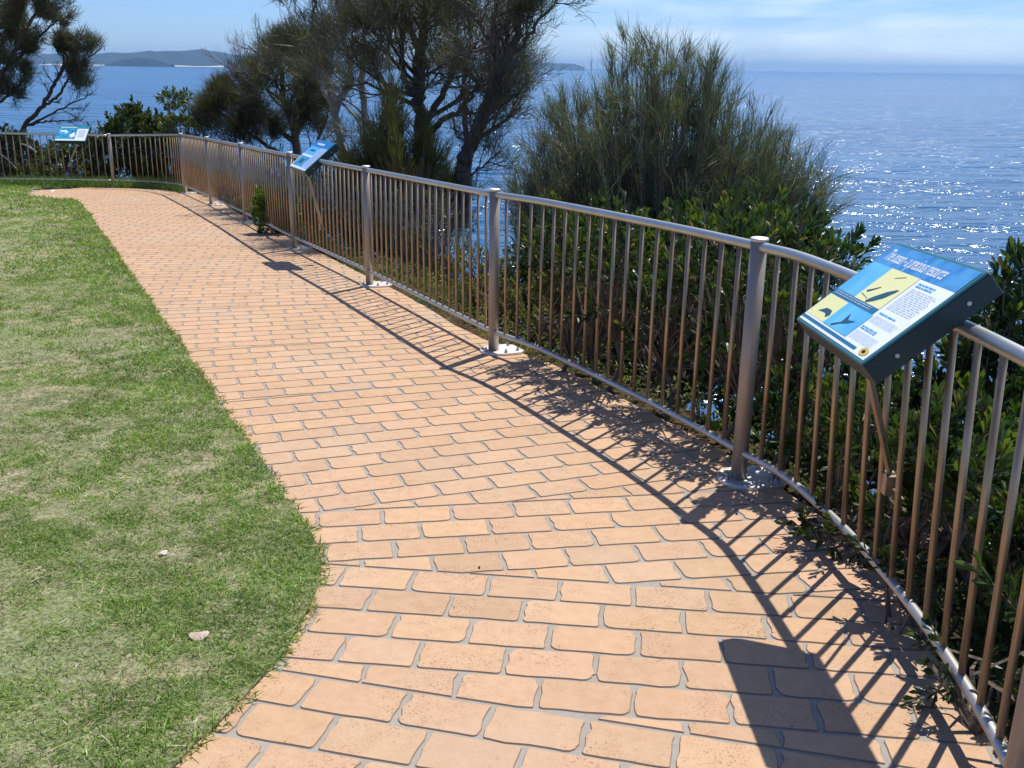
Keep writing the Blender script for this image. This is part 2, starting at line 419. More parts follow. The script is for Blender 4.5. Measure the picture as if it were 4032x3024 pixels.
for k, (p0, ang) in enumerate(seams):
    a = R(ang); ux = np.array([math.cos(a), math.sin(a)]); uy = np.array([-math.sin(a), math.cos(a)]); p0 = np.array(p0)
    if k: q0 = np.array(seams[k - 1][0]); qa = R(seams[k - 1][1]); qn = np.array([-math.sin(qa), math.cos(qa)])
    else: q0 = np.array([0, -3.0]); qn = np.array([0, 1.])
    nrow = int(np.dot(p0 - q0, uy) / ph) + 14
    rowoff = random.random(); rows_ = []
    for r in range(nrow):
        v1 = -r * ph; v0 = v1 - ph; off = (r % 2) * .5 + rowoff + random.uniform(-.06, .06)
        cuts = [(i + off) * pl + random.uniform(-.014, .014) for i in range(-60, 60)]
        rows_ += [(cuts[i], cuts[i + 1], v0, v1, r) for i in range(len(cuts) - 1)]
    RR = np.array(rows_); CC = p0 + np.outer((RR[:, 0] + RR[:, 1]) / 2, ux) + np.outer((RR[:, 2] + RR[:, 3]) / 2, uy)
    m_ok = ((CC - q0) @ qn >= -.16) & (np.abs(CC[:, 0]) < 14) & (CC[:, 1] > -2.5); RR, CC = RR[m_ok], CC[m_ok]
    dL, dR = segdist(CC, Lseg), segdist(CC, Rseg); m_ok = inside(CC, poly) | (dL < .16) | (dR < .16)
    for (x0, x1, v0, v1, r), c, d_L, d_R in zip(RR[m_ok], CC[m_ok], dL[m_ok], dR[m_ok]):
        if True:
            j = .0042
            X0, X1, Y0, Y1 = x0 + j + .0022, x1 - j - .0022, v0 + j, v1 - j
            if c[1] > 9: ks = 0
            else: ks = 1
            O_ = []
            rr = [random.choice((.008, .010, .012, .016, .030)) for _ in range(4)]
            cor = [(X1, Y1, 0, rr[0]), (X0, Y1, 90, rr[1]), (X0, Y0, 180, rr[2]), (X1, Y0, 270, rr[3])]
            w = (0.0030, .0017) if ks else (.002, .001)
            for m_, (cx, cy, a0, r_) in enumerate(cor):
                sx = 1 if cx == X1 else -1; sy = 1 if cy == Y1 else -1
                for q in (0, 30, 60, 90) if ks else (0, 90):
                    aa = R(a0 + q); O_.append([cx - sx * r_ + r_ * math.cos(aa), cy - sy * r_ + r_ * math.sin(aa)])
                nx = cor[(m_ + 1) % 4]
                if ks:
                    for t in (.25, .5, .75):
                        long_ = m_ in (0, 2); am = w[1] if long_ else w[0]
                        O_.append([cx + (nx[0] - cx) * t + random.gauss(0, 1) * (0 if long_ else am), cy + (nx[1] - cy) * t + random.gauss(0, 1) * (am if long_ else 0)])
            P = [p0 + ux * x + uy * y for x, y in O_]
            P = clip(P, q0 + qn * .007, qn) if k else P
            if len(P) < 3: continue
            # clip against both edges of the path
            ok = True
            for E_, sg in ((Lseg, d_L), (Rseg, d_R)):
                if sg < .2:
                    d = np.hypot(*((E_[:-1] + E_[1:]) / 2 - c).T); i2 = int(np.argmin(d)); a_, b_ = E_[i2], E_[i2 + 1]
                    dd = (b_ - a_) / (np.linalg.norm(b_ - a_) + 1e-9)
                    P = clip(P, a_, np.array([dd[1], -dd[0]]))      # the paving lies on the right of both runs
                    if len(P) < 3: ok = False; break
            if not ok: continue
            g_ = random.gauss(1, .04); path_t = (g_ * random.gauss(1, .012), g_, g_ * random.gauss(1, .02))
            brick(P, path_t)
po = path.build('path', [BRICK, JOINT, EDGE]); tag(po, kind='structure')

# ------------------------------------------------------------------ ground (headland) falling to the sea
SEAZ = CAMZ - 25.0
cl = np.concatenate([[[-90, 30.], [-40, 22.], [-20, 20.5]], fence_xy, [[-.2, -3.2], [-3, -6.5], [-8, -9.], [-30, -14.], [-90, -16.]]])
land_poly = np.concatenate([cl])
xs = np.unique(np.concatenate([np.linspace(-90, -16, 26), np.linspace(-16, 12, 141), np.linspace(12, 70, 30)]))
ys = np.unique(np.concatenate([np.linspace(-60, -4, 24), np.linspace(-4, 30, 171), np.linspace(30, 90, 30)]))
X, Y = np.meshgrid(xs, ys, indexing='ij'); PP = np.stack([X.ravel(), Y.ravel()], 1)
dd = segdist(PP, cl); ins = inside(PP, land_poly)
sd = np.where(ins, -dd, dd)
def drop(sd, x, y):
    n = np.sin(x * 1.7 + .4 * y) * np.cos(y * 1.3 - .6 * x) * .12 + np.sin(x * .31 + 2) * np.cos(y * .37) * .6
    s = np.clip(sd - .45, 0, None)
    return -(s * .62 + .012 * s ** 2) + n * np.clip(s / 3, 0, 1)
def ground_z(x, y, sdv): return zg(np.minimum(y, 22)) - .018 + np.maximum(drop(sdv, x, y), SEAZ - 2)
Z = ground_z(PP[:, 0], PP[:, 1], sd)
nx, ny = len(xs), len(ys)
i, j = np.meshgrid(np.arange(nx - 1), np.arange(ny - 1), indexing='ij'); i = i.ravel(); j = j.ravel()
gm = MB(); gm.add(np.stack([PP[:, 0], PP[:, 1], Z], 1), np.stack([i * ny + j, (i + 1) * ny + j, (i + 1) * ny + j + 1, i * ny + j + 1], 1))
tag(gm.build('ground', SOIL, smooth=True), kind='structure')
def gz(x, y):
    P = np.array([[x, y]]); d = segdist(P, cl)[0]; d = -d if inside(P, land_poly)[0] else d
    return float(ground_z(np.array([x]), np.array([y]), np.array([d]))[0])

# lawn sheet
fl = fence_xy[fence_xy[:, 0] < -5.8]
lawn = list(LE[:-1]) + [LE[-1] + np.array([-.05, .35])] + [G((134, 750))[:2] + [-.05, .05], G((246, 741))[:2], G((434, 733))[:2] + [0, .02], G((579, 741))[:2] + [0, .03], G((700, 747))[:2] + [0, .05]]
lawn += [np.array([-6.1, 19.9]), np.array([-8, 20.6]), np.array([-11, 20.7]), np.array([-25, 21.]), np.array([-60, 24.]), np.array([-60, -12.]), np.array([-3.2, -2.5])]
lawn = np.array(lawn)
Vl = [Vector((x, y, 0)) for x, y in lawn]
lm = MB(); lm.add([[v.x, v.y, zg(min(v.y, 22)) + .020] for v in Vl], [np.array(t) for t in tessellate_polygon([Vl])])
nl = len(lawn); Vs = [[x, y, zg(min(y, 22)) + .020] for x, y in lawn] + [[x, y, zg(min(y, 22)) - .03] for x, y in lawn]
lm.add(Vs, np.array([[i_, (i_ + 1) % nl, nl + (i_ + 1) % nl, nl + i_] for i_ in range(nl)]))
tag(lm.build('lawn', LAWN), kind='structure')

# grass blades
def ribbons(mb, P, D, L, W, bend, colr, segs=2, m=0):
    """tapered curved ribbons, vectorised. bend: (N,3) displacement of the tip"""
    n = len(P); D = D / (np.linalg.norm(D, axis=1)[:, None] + 1e-9)
    rnd = rng.normal(size=(n, 3)); side = np.cross(D, rnd); side /= np.linalg.norm(side, axis=1)[:, None] + 1e-9
    V = []; 
    for s in range(segs + 1):
        t = s / segs; c = P + D * (L * t)[:, None] + bend * (t * t)
        w = (W * (1 - .82 * t ** 1.5) * .5)[:, None]
        V += [c - side * w, c + side * w]
    V = np.stack(V, 1).reshape(-1, 3); k = 2 * (segs + 1); b = (np.arange(n) * k)[:, None]
    Fq = np.concatenate([b + np.array([2 * s, 2 * s + 1, 2 * s + 3, 2 * s + 2]) for s in range(segs)])
    mb.add(V, Fq, m, np.repeat(colr, k, 0))
def vnoise(x, y, s, seed=0):
    r = np.random.default_rng(seed); T = r.random((64, 64)); u = x / s; v = y / s
    i = np.floor(u).astype(int); j = np.floor(v).astype(int); fu = u - i; fv = v - j; fu = fu * fu * (3 - 2 * fu); fv = fv * fv * (3 - 2 * fv)
    g = lambda a, b: T[a % 64, b % 64]
    return (g(i, j) * (1 - fu) + g(i + 1, j) * fu) * (1 - fv) + (g(i, j + 1) * (1 - fu) + g(i + 1, j + 1) * fu) * fv
def grass_area(y0, y1, dens, hgt, wid, x_lo):
    n = int(dens * (y1 - y0) * 12)
    y = rng.uniform(y0, y1, n); x = rng.uniform(-12, 0, n)
    lim = -(y * .60 + 1.0)
    m = (x > np.maximum(lim, -12.5)); x, y = x[m], y[m]
    P2 = np.stack([x, y], 1); m = inside(P2, lawn); P2 = P2[m]
    return P2
gm = MB()
fenceverge = None
for y0, y1, dens, hg, wd in ((1.5, 3.6, 28000, .020, .0042), (3.6, 5.5, 16000, .022, .0052), (5.5, 9, 8000, .027, .0068), (9, 14, 2600, .036, .011), (14, 21.2, 1700, .05, .016)):
    P2 = grass_area(y0, y1, dens, hg, wd, -12)
    n = len(P2); x, y = P2.T
    lush = .18 * vnoise(x, y, .55, 1) + .32 * vnoise(x, y, .15, 2) + .18 * vnoise(x + 3, y, 1.6, 3) + .32 * vnoise(x, y, .05, 8)
    de = segdist(P2, LE); lush += .20 * np.exp(-(de / .30) ** 2) + .10 * np.exp(-((de - .5) / .5) ** 2)
    lush += np.where(y > 19.5, .3, 0)
    lush = np.clip((lush - .47) / .30, .06, .95)
    keep = rng.random(n) < (.38 + .62 * lush); P2 = P2[keep]; lush = lush[keep]; x, y = P2.T; n = len(x)
    u = rng.random(n)
    green = np.stack([.16 + .14 * u * u, .245 + .18 * u * u, .05 + .04 * u], 1)
    straw = np.stack([.42 + .34 * u * u, .35 + .32 * u * u, .22 + .26 * u * u], 1)
    olive = np.stack([.31 + .22 * u * u, .33 + .20 * u * u, .13 + .10 * u], 1)
    k = rng.random(n); pg = .16 + .68 * lush; ps = .40 * (1 - lush) + .06
    C = np.where((k < pg)[:, None], green, np.where((k > 1 - ps)[:, None], straw, olive))
    D = rng.normal(size=(n, 3)) * [.85, .85, 0] + [0, 0, 1]; D[:, 2] = np.where(C[:, 0] > .4, .25, D[:, 2])
    L = hg * rng.uniform(.5, 1.35, n) * (.7 + .6 * lush); W = wd * rng.uniform(.6, 1.3, n)
    bend = rng.normal(size=(n, 3)) * [.012, .012, .003] - [0, 0, .004]
    P = np.stack([x, y, zg(y) + .018], 1)
    ribbons(gm, P, D, L, W, bend, C)
# tufts creeping over the path edge
LEu = resample(LE, 1500); n = 9000; tt = rng.integers(0, len(LEu) - 1, n); P2 = LEu[tt] * 1.0
clump = vnoise(P2[:, 0], P2[:, 1], .09, 31); kk = clump > .35; P2 = P2[kk]; tt = tt[kk]; n = len(P2)
P2 = P2 + rng.normal(size=(n, 2)) * .014; m = (P2[:, 1] > 1.3) & (P2[:, 1] < 12); P2 = P2[m]; n = len(P2)
u = rng.random(n); C = np.where((u < .65)[:, None], np.stack([.09 + .05 * u, .20 + .07 * u, .03 + 0 * u], 1), np.stack([.36 + .1 * u, .28 + .1 * u, .16 + 0 * u], 1))
P = np.stack([P2[:, 0], P2[:, 1], zg(P2[:, 1]) + .014], 1)
ribbons(gm, P, rng.normal(size=(n, 3)) * [.9, .9, 0] + [.5, 0, .8], rng.uniform(.015, .045, n), rng.uniform(.003, .005, n) * (1 + P[:, 1] * .08), rng.normal(size=(n, 3)) * .006 - [0, 0, .006], C)
# long dry straws lying on the lawn
n = 420; y = 2 + 5 * rng.random(n) ** 1.4; x = -y * .6 * rng.random(n) - .5; P2 = np.stack([x, y], 1); P2 = P2[inside(P2, lawn)]; n = len(P2)
a = rng.normal(.45, .5, n)
ribbons(gm, np.stack([P2[:, 0], P2[:, 1], zg(P2[:, 1]) + .042], 1), np.stack([np.cos(a), np.sin(a), rng.normal(size=n) * .12], 1), rng.uniform(.03, .09, n), np.full(n, .0028), rng.normal(size=(n, 3)) * .022 * [1, 1, .2], np.tile([.52, .46, .30], (n, 1)))
g = gm.build('grass', BLADE); tag(g, kind='stuff')

# ------------------------------------------------------------------ sea, hills
RS = 60000
sm_ = MB(); sm_.add([[-RS, -200, SEAZ], [RS, -200, SEAZ], [RS, RS, SEAZ], [-RS, RS, SEAZ]], np.array([[0, 1, 2, 3]]))
tag(sm_.build('sea', SEA), kind='structure')
def ridge(name, prof, Y, depth, mats, base_px, n=160, foot=None, lab=None):
    """prof: (px, py) skyline; becomes a real ridge with front and back slopes standing in the sea at distance Y"""
    prof = np.array(prof, float); xs_ = np.linspace(prof[0, 0], prof[-1, 0], n); yy = np.interp(xs_, prof[:, 0], prof[:, 1])
    mb = MB(); V = []; rows = 14
    for i_ in range(n):
        top = at(xs_[i_], yy[i_] + rng.normal() * .35, Y); hgt = max(top[2] - SEAZ, .5)
        for r_ in range(rows + 1):
            t = r_ / rows * 2 - 1                              # -1 front foot .. 1 back foot
            hz = hgt * max(0, (1 - abs(t) ** 1.5)) * (1 + (.12 * math.sin(i_ * .35 + r_ * 1.3) if abs(t) > .1 else 0)) - (4 if abs(t) > .99 else 0)
            V.append([top[0] * (1 + t * depth / Y * .0), Y + t * depth * (.35 + .65 * hgt / 130), SEAZ + hz])
    i2, j2 = np.meshgrid(np.arange(n - 1), np.arange(rows), indexing='ij'); i2 = i2.ravel(); j2 = j2.ravel(); q = rows + 1
    mb.add(V, np.stack([i2 * q + j2, (i2 + 1) * q + j2, (i2 + 1) * q + j2 + 1, i2 * q + j2 + 1], 1))
    return mb.build(name, mats, smooth=True)
HILL = m_hill('forest_hill', (.016, .030, .028), (.040, .055, .045), .012)
HILL2 = m_hill('island_scrub', (.008, .016, .014), (.022, .032, .026), .02)
SAND = m_plain('pale_sand', (.62, .52, .38), .9)
c1 = lambda x, y: (x / 1.6385, y / 1.6385)
o = ridge('hills', [c1(-300, 372), c1(0, 360), c1(280, 352), c1(560, 350), c1(690, 346), c1(850, 340), c1(930, 331), c1(1080, 336), c1(1180, 328), c1(1270, 320), c1(1320, 326), c1(1400, 335), c1(1500, 350), c1(1600, 360), c1(1750, 372), c1(1950, 385), c1(2300, 398), c1(2700, 408), c1(2760, 420)], 8600, 700, HILL, 422)
tag(o, kind='structure')
o = ridge('headland', [c1(690, 412), c1(760, 396), c1(830, 380), c1(900, 374), c1(980, 378), c1(1050, 396), c1(1110, 416)], 7000, 160, HILL2, 422, 70); tag(o, kind='structure')
o = ridge('headland', [c1(1460, 412), c1(1500, 394), c1(1560, 385), c1(1640, 380), c1(1740, 388), c1(1800, 410)], 7000, 160, HILL2, 422, 60); tag(o, kind='structure')
c2 = lambda x, y: (1300 + x / 1.6385, y / 1.6385 + 14)
o = ridge('headland', [c2(900, 385), c2(1180, 372), c2(1300, 378), c2(1350, 384), c2(1550, 388), c2(1600, 396), c2(1635, 408)], 12500, 500, HILL, 422, 80); tag(o, kind='structure')
bm_ = MB(); V = []
for k in range(60):
    X_ = at(150 + k * 17, 250, 7700)[0]; w = 3 + 2.5 * math.sin(k * .5) + (3 if 15 < k < 25 else 0)
    for t, z in ((0, -1), (30, w * .5), (90, w), (600, w + 5)): V.append([X_, 7650 + t, SEAZ + z])
i2, j2 = np.meshgrid(np.arange(59), np.arange(3), indexing='ij'); i2 = i2.ravel(); j2 = j2.ravel()
bm_.add(V, np.stack([i2 * 4 + j2, (i2 + 1) * 4 + j2, (i2 + 1) * 4 + j2 + 1, i2 * 4 + j2 + 1], 1)); tag(bm_.build('beach', SAND, smooth=True), kind='structure')

# ------------------------------------------------------------------ plants
def unit(v): v = np.asarray(v, float); return v / (np.linalg.norm(v) + 1e-9)
class Grow:
    """recursive branching; fills a wood mesh and collects twig points for foliage"""
    def __init__(s, wood, rnd, tint, up=.15, wander=.25, sides=5):
        s.w = wood; s.r = rnd; s.t = tint; s.up = up; s.wd = wander; s.sides = sides; s.tips = []
    def branch(s, p, d, L, r, lvl, spread=.6, kids=4, shrink=.62, minr=.002, tipk=1, start=.25):
        n = 4 if lvl > 1 else 6; pts = [np.array(p, float)]; d = unit(d)
        for i_ in range(n):
            d = unit(d + s.r.normal(size=3) * s.wd / 2 + np.array([0, 0, s.up / 2])); pts.append(pts[-1] + d * L / n)
        pts = np.array(pts); rad = np.linspace(r, max(r * .45, minr), n + 1)
        tube(s.w, pts, rad, s.sides if r > .012 else 3, 0, s.t, cap=False)
        if lvl == 0 or r < minr:
            s.tips.append((pts[0], pts[-1], d)); return
        for q in range(kids):
            t = start + (1 - start) * (q + s.r.random()) / kids; k_ = min(int(t * n), n - 1); pp = pts[k_] + (pts[k_ + 1] - pts[k_]) * (t * n - k_)
            dv = unit(pts[k_ + 1] - pts[k_]); sd_ = unit(np.cross(dv, s.r.normal(size=3)))
            s.branch(pp, unit(dv + sd_ * spread * (.7 + .6 * s.r.random())), L * shrink * (1.15 - .45 * t) * (.8 + .4 * s.r.random()), r * .52 * (1.1 - .4 * t), lvl - 1, spread, kids, shrink, minr, tipk, start)
        s.tips.append((pts[-2], pts[-1], d))
def needles(mb, tips, per, Ln, W, spread, droop, cols, along=.6, segs=2, spray=0.02, dropout=0, updir=0.):
    A = np.array([t[0] for t in tips]); B = np.array([t[1] for t in tips]); Dd = np.array([t[2] for t in tips])
    if dropout: m = rng.random(len(A)) > dropout; A, B, Dd = A[m], B[m], Dd[m]
    n = len(A) * per; id_ = np.repeat(np.arange(len(A)), per); t = along + (1.05 - along) * rng.random(n)
    P = A[id_] + (B[id_] - A[id_]) * t[:, None] + rng.normal(size=(n, 3)) * spray
    D = Dd[id_] + rng.normal(size=(n, 3)) * spread + [0, 0, updir]
    L = rng.uniform(Ln[0], Ln[1], n); u = rng.random(n)[:, None]; tt_ = rng.random(len(A))[id_][:, None]
    c0, c1_ = np.array(cols[0]), np.array(cols[1]); C = c0 + (c1_ - c0) * (.5 * u + .5 * tt_)
    if len(cols) > 2: brown = rng.random(n) < .10; C[brown] = cols[2]
    ribbons(mb, P, D, L, W * rng.uniform(.7, 1.3, n), np.stack([rng.normal(size=n) * .15 * L, rng.normal(size=n) * .15 * L, -droop * L], 1), C, segs)
def leaves(mb, P, D, L, W, C):
    n = len(P); D = D / (np.linalg.norm(D, axis=1)[:, None] + 1e-9); s_ = np.cross(D, rng.normal(size=(n, 3))); s_ /= np.linalg.norm(s_, axis=1)[:, None] + 1e-9
    nn = np.cross(s_, D); L = L[:, None]; W = W[:, None]; cup = W * .22
    sag = -.10 * L * np.array([0, 0, 1.])
    pts = [P, P + D * L * .5, P + D * L + sag, P + D * L * .35 - s_ * W * .30 + nn * cup * .6, P + D * L * .74 - s_ * W * .5 + nn * cup + sag * .5, P + D * L * .35 + s_ * W * .30 + nn * cup * .6, P + D * L * .74 + s_ * W * .5 + nn * cup + sag * .5]
    V = np.stack(pts, 1).reshape(-1, 3); b = (np.arange(n) * 7)[:, None]
    T = np.array([[0, 1, 3], [1, 4, 3], [1, 2, 4], [0, 5, 1], [1, 5, 6], [1, 6, 2]])
    Fs = np.concatenate([b + t for t in T]); mb.add(V, Fs, 0, np.repeat(C, 7, 0))

# --- broad-leaved coastal bushes
def leafy_bush(name, label, lobes, stems, leafL, leafW, cols, seed, per=26, group=None, trunk_tint=(.16, .13, .10), spike=.25, gap=0., updir=.9, cat='bush'):
    """lobes: list of (centre xyz, radii xyz); a stem runs from the root under each lobe to points spread through the lobe"""
    r_ = np.random.default_rng(seed); wood, lf = MB(), MB(); Ps, Ds, Cs = [], [], []
    c0 = np.mean([l[0] for l in lobes], 0); org = np.array([c0[0], c0[1], gz(c0[0], c0[1])])
    ctr_ = np.array([c0[0], c0[1], gz(c0[0], c0[1]) - .12]); tube(wood, [ctr_ - [0, 0, .1], ctr_ + [0, 0, .06]], .05, 6, 0, trunk_tint)
    wts = np.array([np.prod(l[1]) ** .67 for l in lobes]); wts /= wts.sum()
    for li_, ((c, rad), w) in enumerate(zip(lobes, wts)):
        c = np.array(c, float); rad = np.array(rad, float)
        bx, by = c[0] + r_.normal() * .1, c[1] + r_.normal() * .1; root = np.array([bx, by, min(gz(bx, by) - .05, c[2] - rad[2] * .6)])
        hub = root + (c - root) * .45 + r_.normal(size=3) * .05
        tube(wood, [ctr_, (ctr_ + root) / 2 - [0, 0, .06], root], [.015, .015, .018], 5, 0, trunk_tint, False)
        tube(wood, [root, (root + hub) / 2 + r_.normal(size=3) * .03, hub], [.018, .015, .012], 6, 0, trunk_tint, False)
        for q in range(int(stems * w) + 1):
            v = r_.normal(size=3); v /= np.linalg.norm(v); v[2] = abs(v[2]) if r_.random() < .55 else v[2]
            e = c + v * rad * (.45 + .6 * r_.random() ** .6)
            if gap and r_.random() < gap: continue
            m_ = hub + (e - hub) * .5 + r_.normal(size=3) * .06; d_ = unit(unit(e - c) * .5 + r_.normal(size=3) * .28 + [0, 0, updir]); e2 = e + d_ * spike * (.4 + r_.random())
            tube(wood, [hub, m_, e, e2], [.010, .007, .004, .002], 3, 0, trunk_tint, False)
            k = per; t = r_.random(k) ** .8; ph_ = r_.random(k) * 6.283
            P = e + (e2 - e) * t[:, None]; _, a_, b_ = frame(d_)
            sd_ = np.cos(ph_)[:, None] * a_ + np.sin(ph_)[:, None] * b_
            Ps.append(P); Ds.append(sd_ * (1.05 - .75 * t[:, None]) + d_ * (.45 + .7 * t[:, None]) + r_.normal(size=(k, 3)) * .12)
            u = r_.random((k, 1)) * .6 + r_.random() * .4; young = (t > .8)[:, None] * (r_.random() < .5)
            hue = .82 + .36 * ((li_ * .618) % 1)
            cc = np.array(cols[0]) + (np.array(cols[1]) - np.array(cols[0])) * u; cc = cc * (1 - .6 * young) + np.array(cols[2]) * .6 * young
            cc = cc * [hue ** 1.3, hue, hue]; dry = r_.random((k, 1)) < .045; cc = np.where(dry, [.20, .15, .07], cc); Cs.append(cc)
    P, D, C = map(np.concatenate, (Ps, Ds, Cs)); n = len(P)
    leaves(lf, P, D, leafL * r_.uniform(.6, 1.2, n), leafW * r_.uniform(.7, 1.2, n), C)
    e = empty(name, tuple(org)); tag(e, label, cat, group)
    for mb, nm, m_ in ((wood, 'stems', BARK), (lf, 'foliage', LEAF)):
        o_ = mb.build(nm, m_, None); o_.parent = e; o_.location = tuple(-org)
    return e
LC = ((.024, .048, .014), (.055, .095, .022), (.15, .20, .035))
def along(b, t0, t1, n, off, z, rad):
    out = []
    for t in np.linspace(t0, t1, n):
        q = BAY[b]; k = min(int(t * (len(q) - 1)), len(q) - 2); d = unit(q[k + 1] - q[k]); nn = np.array([-d[1], d[0]]); p = q[k] + nn * (off + rng.normal() * .03)
        out.append((np.array([p[0], p[1], zg(p[1]) + z + rng.normal() * .08]), rad))
    return out
def lobe(px, py, Y, rx, ry, rz): return (at(px, py, Y), (rx, ry, rz))
leafy_bush('coastal_bush', 'dense glossy green bush behind the railing, directly below the feathery shrub', 
    [lobe(2330, 1060, 7.3, .40, .35, .34), lobe(2560, 1130, 6.7, .42, .35, .34), lobe(2270, 1230, 7.2, .35, .25, .28), lobe(2500, 1370, 6.3, .38, .25, .24), lobe(2720, 1330, 6.0, .40, .26, .36), lobe(2130, 1100, 7.6, .28, .25, .30), lobe(2340, 930, 7.4, .20, .22, .13), ] + along((2, 1), .12, .97, 9, .25, .56, (.17, .16, .32)),
    700, .072, .019, LC, 21, 24, 'leafy coastal bushes behind the railing', spike=.17)
leafy_bush('coastal_bush', 'tall broad-leaved bush rising above the rail just left of the nearest full post',
    [lobe(2800, 1120, 6.7, .38, .3, .20), lobe(2970, 1030, 6.9, .22, .3, .20), lobe(3080, 1050, 6.9, .20, .22, .18), lobe(2890, 1180, 6.3, .42, .3, .36), lobe(3240, 1090, 6.8, .18, .20, .14), lobe(2700, 1120, 6.5, .3, .3, .25)],
    300, .100, .026, LC, 22, 26, 'leafy coastal bushes behind the railing', spike=.26)
leafy_bush('coastal_bush', 'dark green bush under the nearest sign, glittering sea showing through its gaps',
    [lobe(3000, 1500, 5.2, .34, .24, .30), lobe(3260, 1550, 4.7, .28, .22, .30), lobe(3050, 1850, 4.8, .34, .22, .26), lobe(3330, 1880, 4.3, .32, .22, .30), lobe(3160, 1300, 5.2, .20, .2, .16), lobe(3500, 1750, 4.2, .24, .2, .24)] + along((1, 0), .05, .45, 5, .25, .28, (.12, .12, .2)),
    360, .072, .021, LC, 23, 24, 'leafy coastal bushes behind the railing', spike=.14)
leafy_bush('coastal_bush', 'dark bush beyond the railing at the right edge with tall leafy shoots above the rail',
    [lobe(3700, 1800, 3.9, .28, .22, .28), lobe(3950, 1900, 3.5, .26, .22, .34), lobe(3900, 1600, 3.9, .22, .2, .22), lobe(3700, 2150, 3.5, .28, .2, .26), lobe(3950, 2350, 3.0, .25, .18, .28), lobe(3990, 2750, 2.5, .16, .16, .2), lobe(4350, 2100, 3.2, .3, .25, .38)] + along((1, 0), .5, .98, 6, .25, .28, (.12, .12, .2)),
    440, .072, .021, LC, 24, 26, 'leafy coastal bushes behind the railing', spike=.16)
leafy_bush('coastal_bush', 'slim upright leafy shoots above the rail at the right edge, beside the nearest sign',
    [lobe(3975, 1230, 3.9, .07, .10, .16), lobe(4010, 1400, 3.8, .10, .12, .14), lobe(3860, 1380, 4.1, .08, .08, .10)],
    34, .085, .020, LC, 26, 22, 'leafy coastal bushes behind the railing', spike=.16, updir=1.5)
SC = ((.045, .045, .025), (.10, .09, .05), (.12, .14, .05))
leafy_bush('twiggy_scrub', 'grey brown twiggy scrub behind the bars right of the middle sign',
    [lobe(1260, 830, 13.2, .5, .4, .5), lobe(1400, 870, 12.2, .5, .4, .55), lobe(1530, 930, 11, .42, .4, .5), lobe(1640, 950, 10.4, .38, .3, .45), lobe(1740, 1000, 9.8, .30, .3, .36), lobe(1600, 780, 11.2, .4, .3, .3)],
    900, .05, .010, SC, 51, 26, 'scrub behind the railing', trunk_tint=(.20, .18, .16), spike=.25)
leafy_bush('twiggy_scrub', 'dark scrub behind the close-set bars between the corner post and the middle sign',
    [lobe(1080, 760, 15.5, .5, .4, .5), lobe(960, 740, 17.6, .5, .4, .5), lobe(860, 690, 19.6, .5, .4, .5), lobe(1150, 840, 14.2, .4, .4, .4), lobe(780, 640, 21, .5, .4, .5)],
    700, .065, .013, SC, 52, 22, 'scrub behind the railing', trunk_tint=(.20, .18, .16), spike=.25)
leafy_bush('low_shrub', 'yellowish green low shrub behind the bars just left of the second full post',
    [lobe(1760, 1150, 9.0, .28, .25, .20), lobe(1830, 1230, 8.4, .22, .2, .14), lobe(1660, 1110, 9.8, .25, .25, .2), lobe(1900, 1290, 7.9, .12, .15, .10)] + along((3, 2), .35, 1.0, 8, .60, .14, (.22, .22, .18)),
    460, .035, .010, ((.10, .13, .03), (.20, .20, .06), (.28, .26, .08)), 53, 24, 'scrub behind the railing', spike=.12, cat='shrub')
leafy_bush('coastal_bush', 'low leafy spray spilling under the bottom rail onto the brick path near the right edge',
    [lobe(3800, 2650, 2.28, .10, .12, .05), lobe(3560, 2330, 2.75, .10, .14, .06), lobe(3330, 2080, 3.3, .14, .14, .07)],
    42, .045, .014, LC, 25, 18, 'leafy coastal bushes behind the railing', spike=.10, updir=.25)
leafy_bush('coastal_bush', 'small bright leafy bush poking through the bars beside the post left of the middle sign',
    [lobe(1090, 850, 12.62, .26, .12, .28)], 170, .075, .028, ((.08, .15, .02), (.15, .24, .035), (.24, .33, .05)), 26, 20, 'leafy coastal bushes behind the railing', spike=.12)
LC2 = ((.030, .050, .018), (.065, .095, .03), (.12, .16, .05))
leafy_bush('coastal_bush', 'dark leafy bush rising above the rail just left of the corner post',
    [lobe(520, 560, 21.6, .55, .5, .50), lobe(600, 600, 21.4, .5, .5, .6), lobe(520, 485, 21.8, .25, .3, .22), lobe(640, 515, 21.8, .22, .3, .15), lobe(690, 640, 21, .3, .3, .45), lobe(560, 680, 21.0, .6, .3, .3)],
    330, .13, .045, LC2, 27, 22, 'bushes behind the far railing', spike=.22)
leafy_bush('coastal_bush', 'olive green scrub behind the far railing below the smallest sign, dead sticks in it',
    [lobe(60, 640, 21.9, .7, .6, .45), lobe(210, 650, 21.8, .6, .5, .36), lobe(330, 640, 21.6, .6, .5, .45), lobe(30, 590, 22.2, .4, .4, .4), lobe(400, 620, 21.5, .4, .4, .5), lobe(-150, 620, 22, .8, .6, .6), lobe(280, 700, 21, 1.2, .3, .18), lobe(40, 700, 21, .8, .3, .18)],
    760, .11, .03, ((.05, .065, .028), (.09, .11, .04), (.15, .17, .07)), 28, 22, 'bushes behind the far railing', spike=.16)
leafy_bush('banksia_shrub', 'thin leaning shrub with sparse leaf tufts against the sea, left of the dark trees',
    [lobe(680, 395, 20.5, .16, .2, .12), lobe(735, 400, 20.3, .12, .2, .12), lobe(670, 445, 20.6, .08, .1, .12), lobe(715, 425, 20.5, .12, .1, .1), lobe(740, 520, 20.0, .35, .3, .22)],
    58, .13, .04, ((.06, .09, .03), (.11, .15, .05), (.15, .18, .06)), 29, 13, None, spike=.14, cat='shrub')
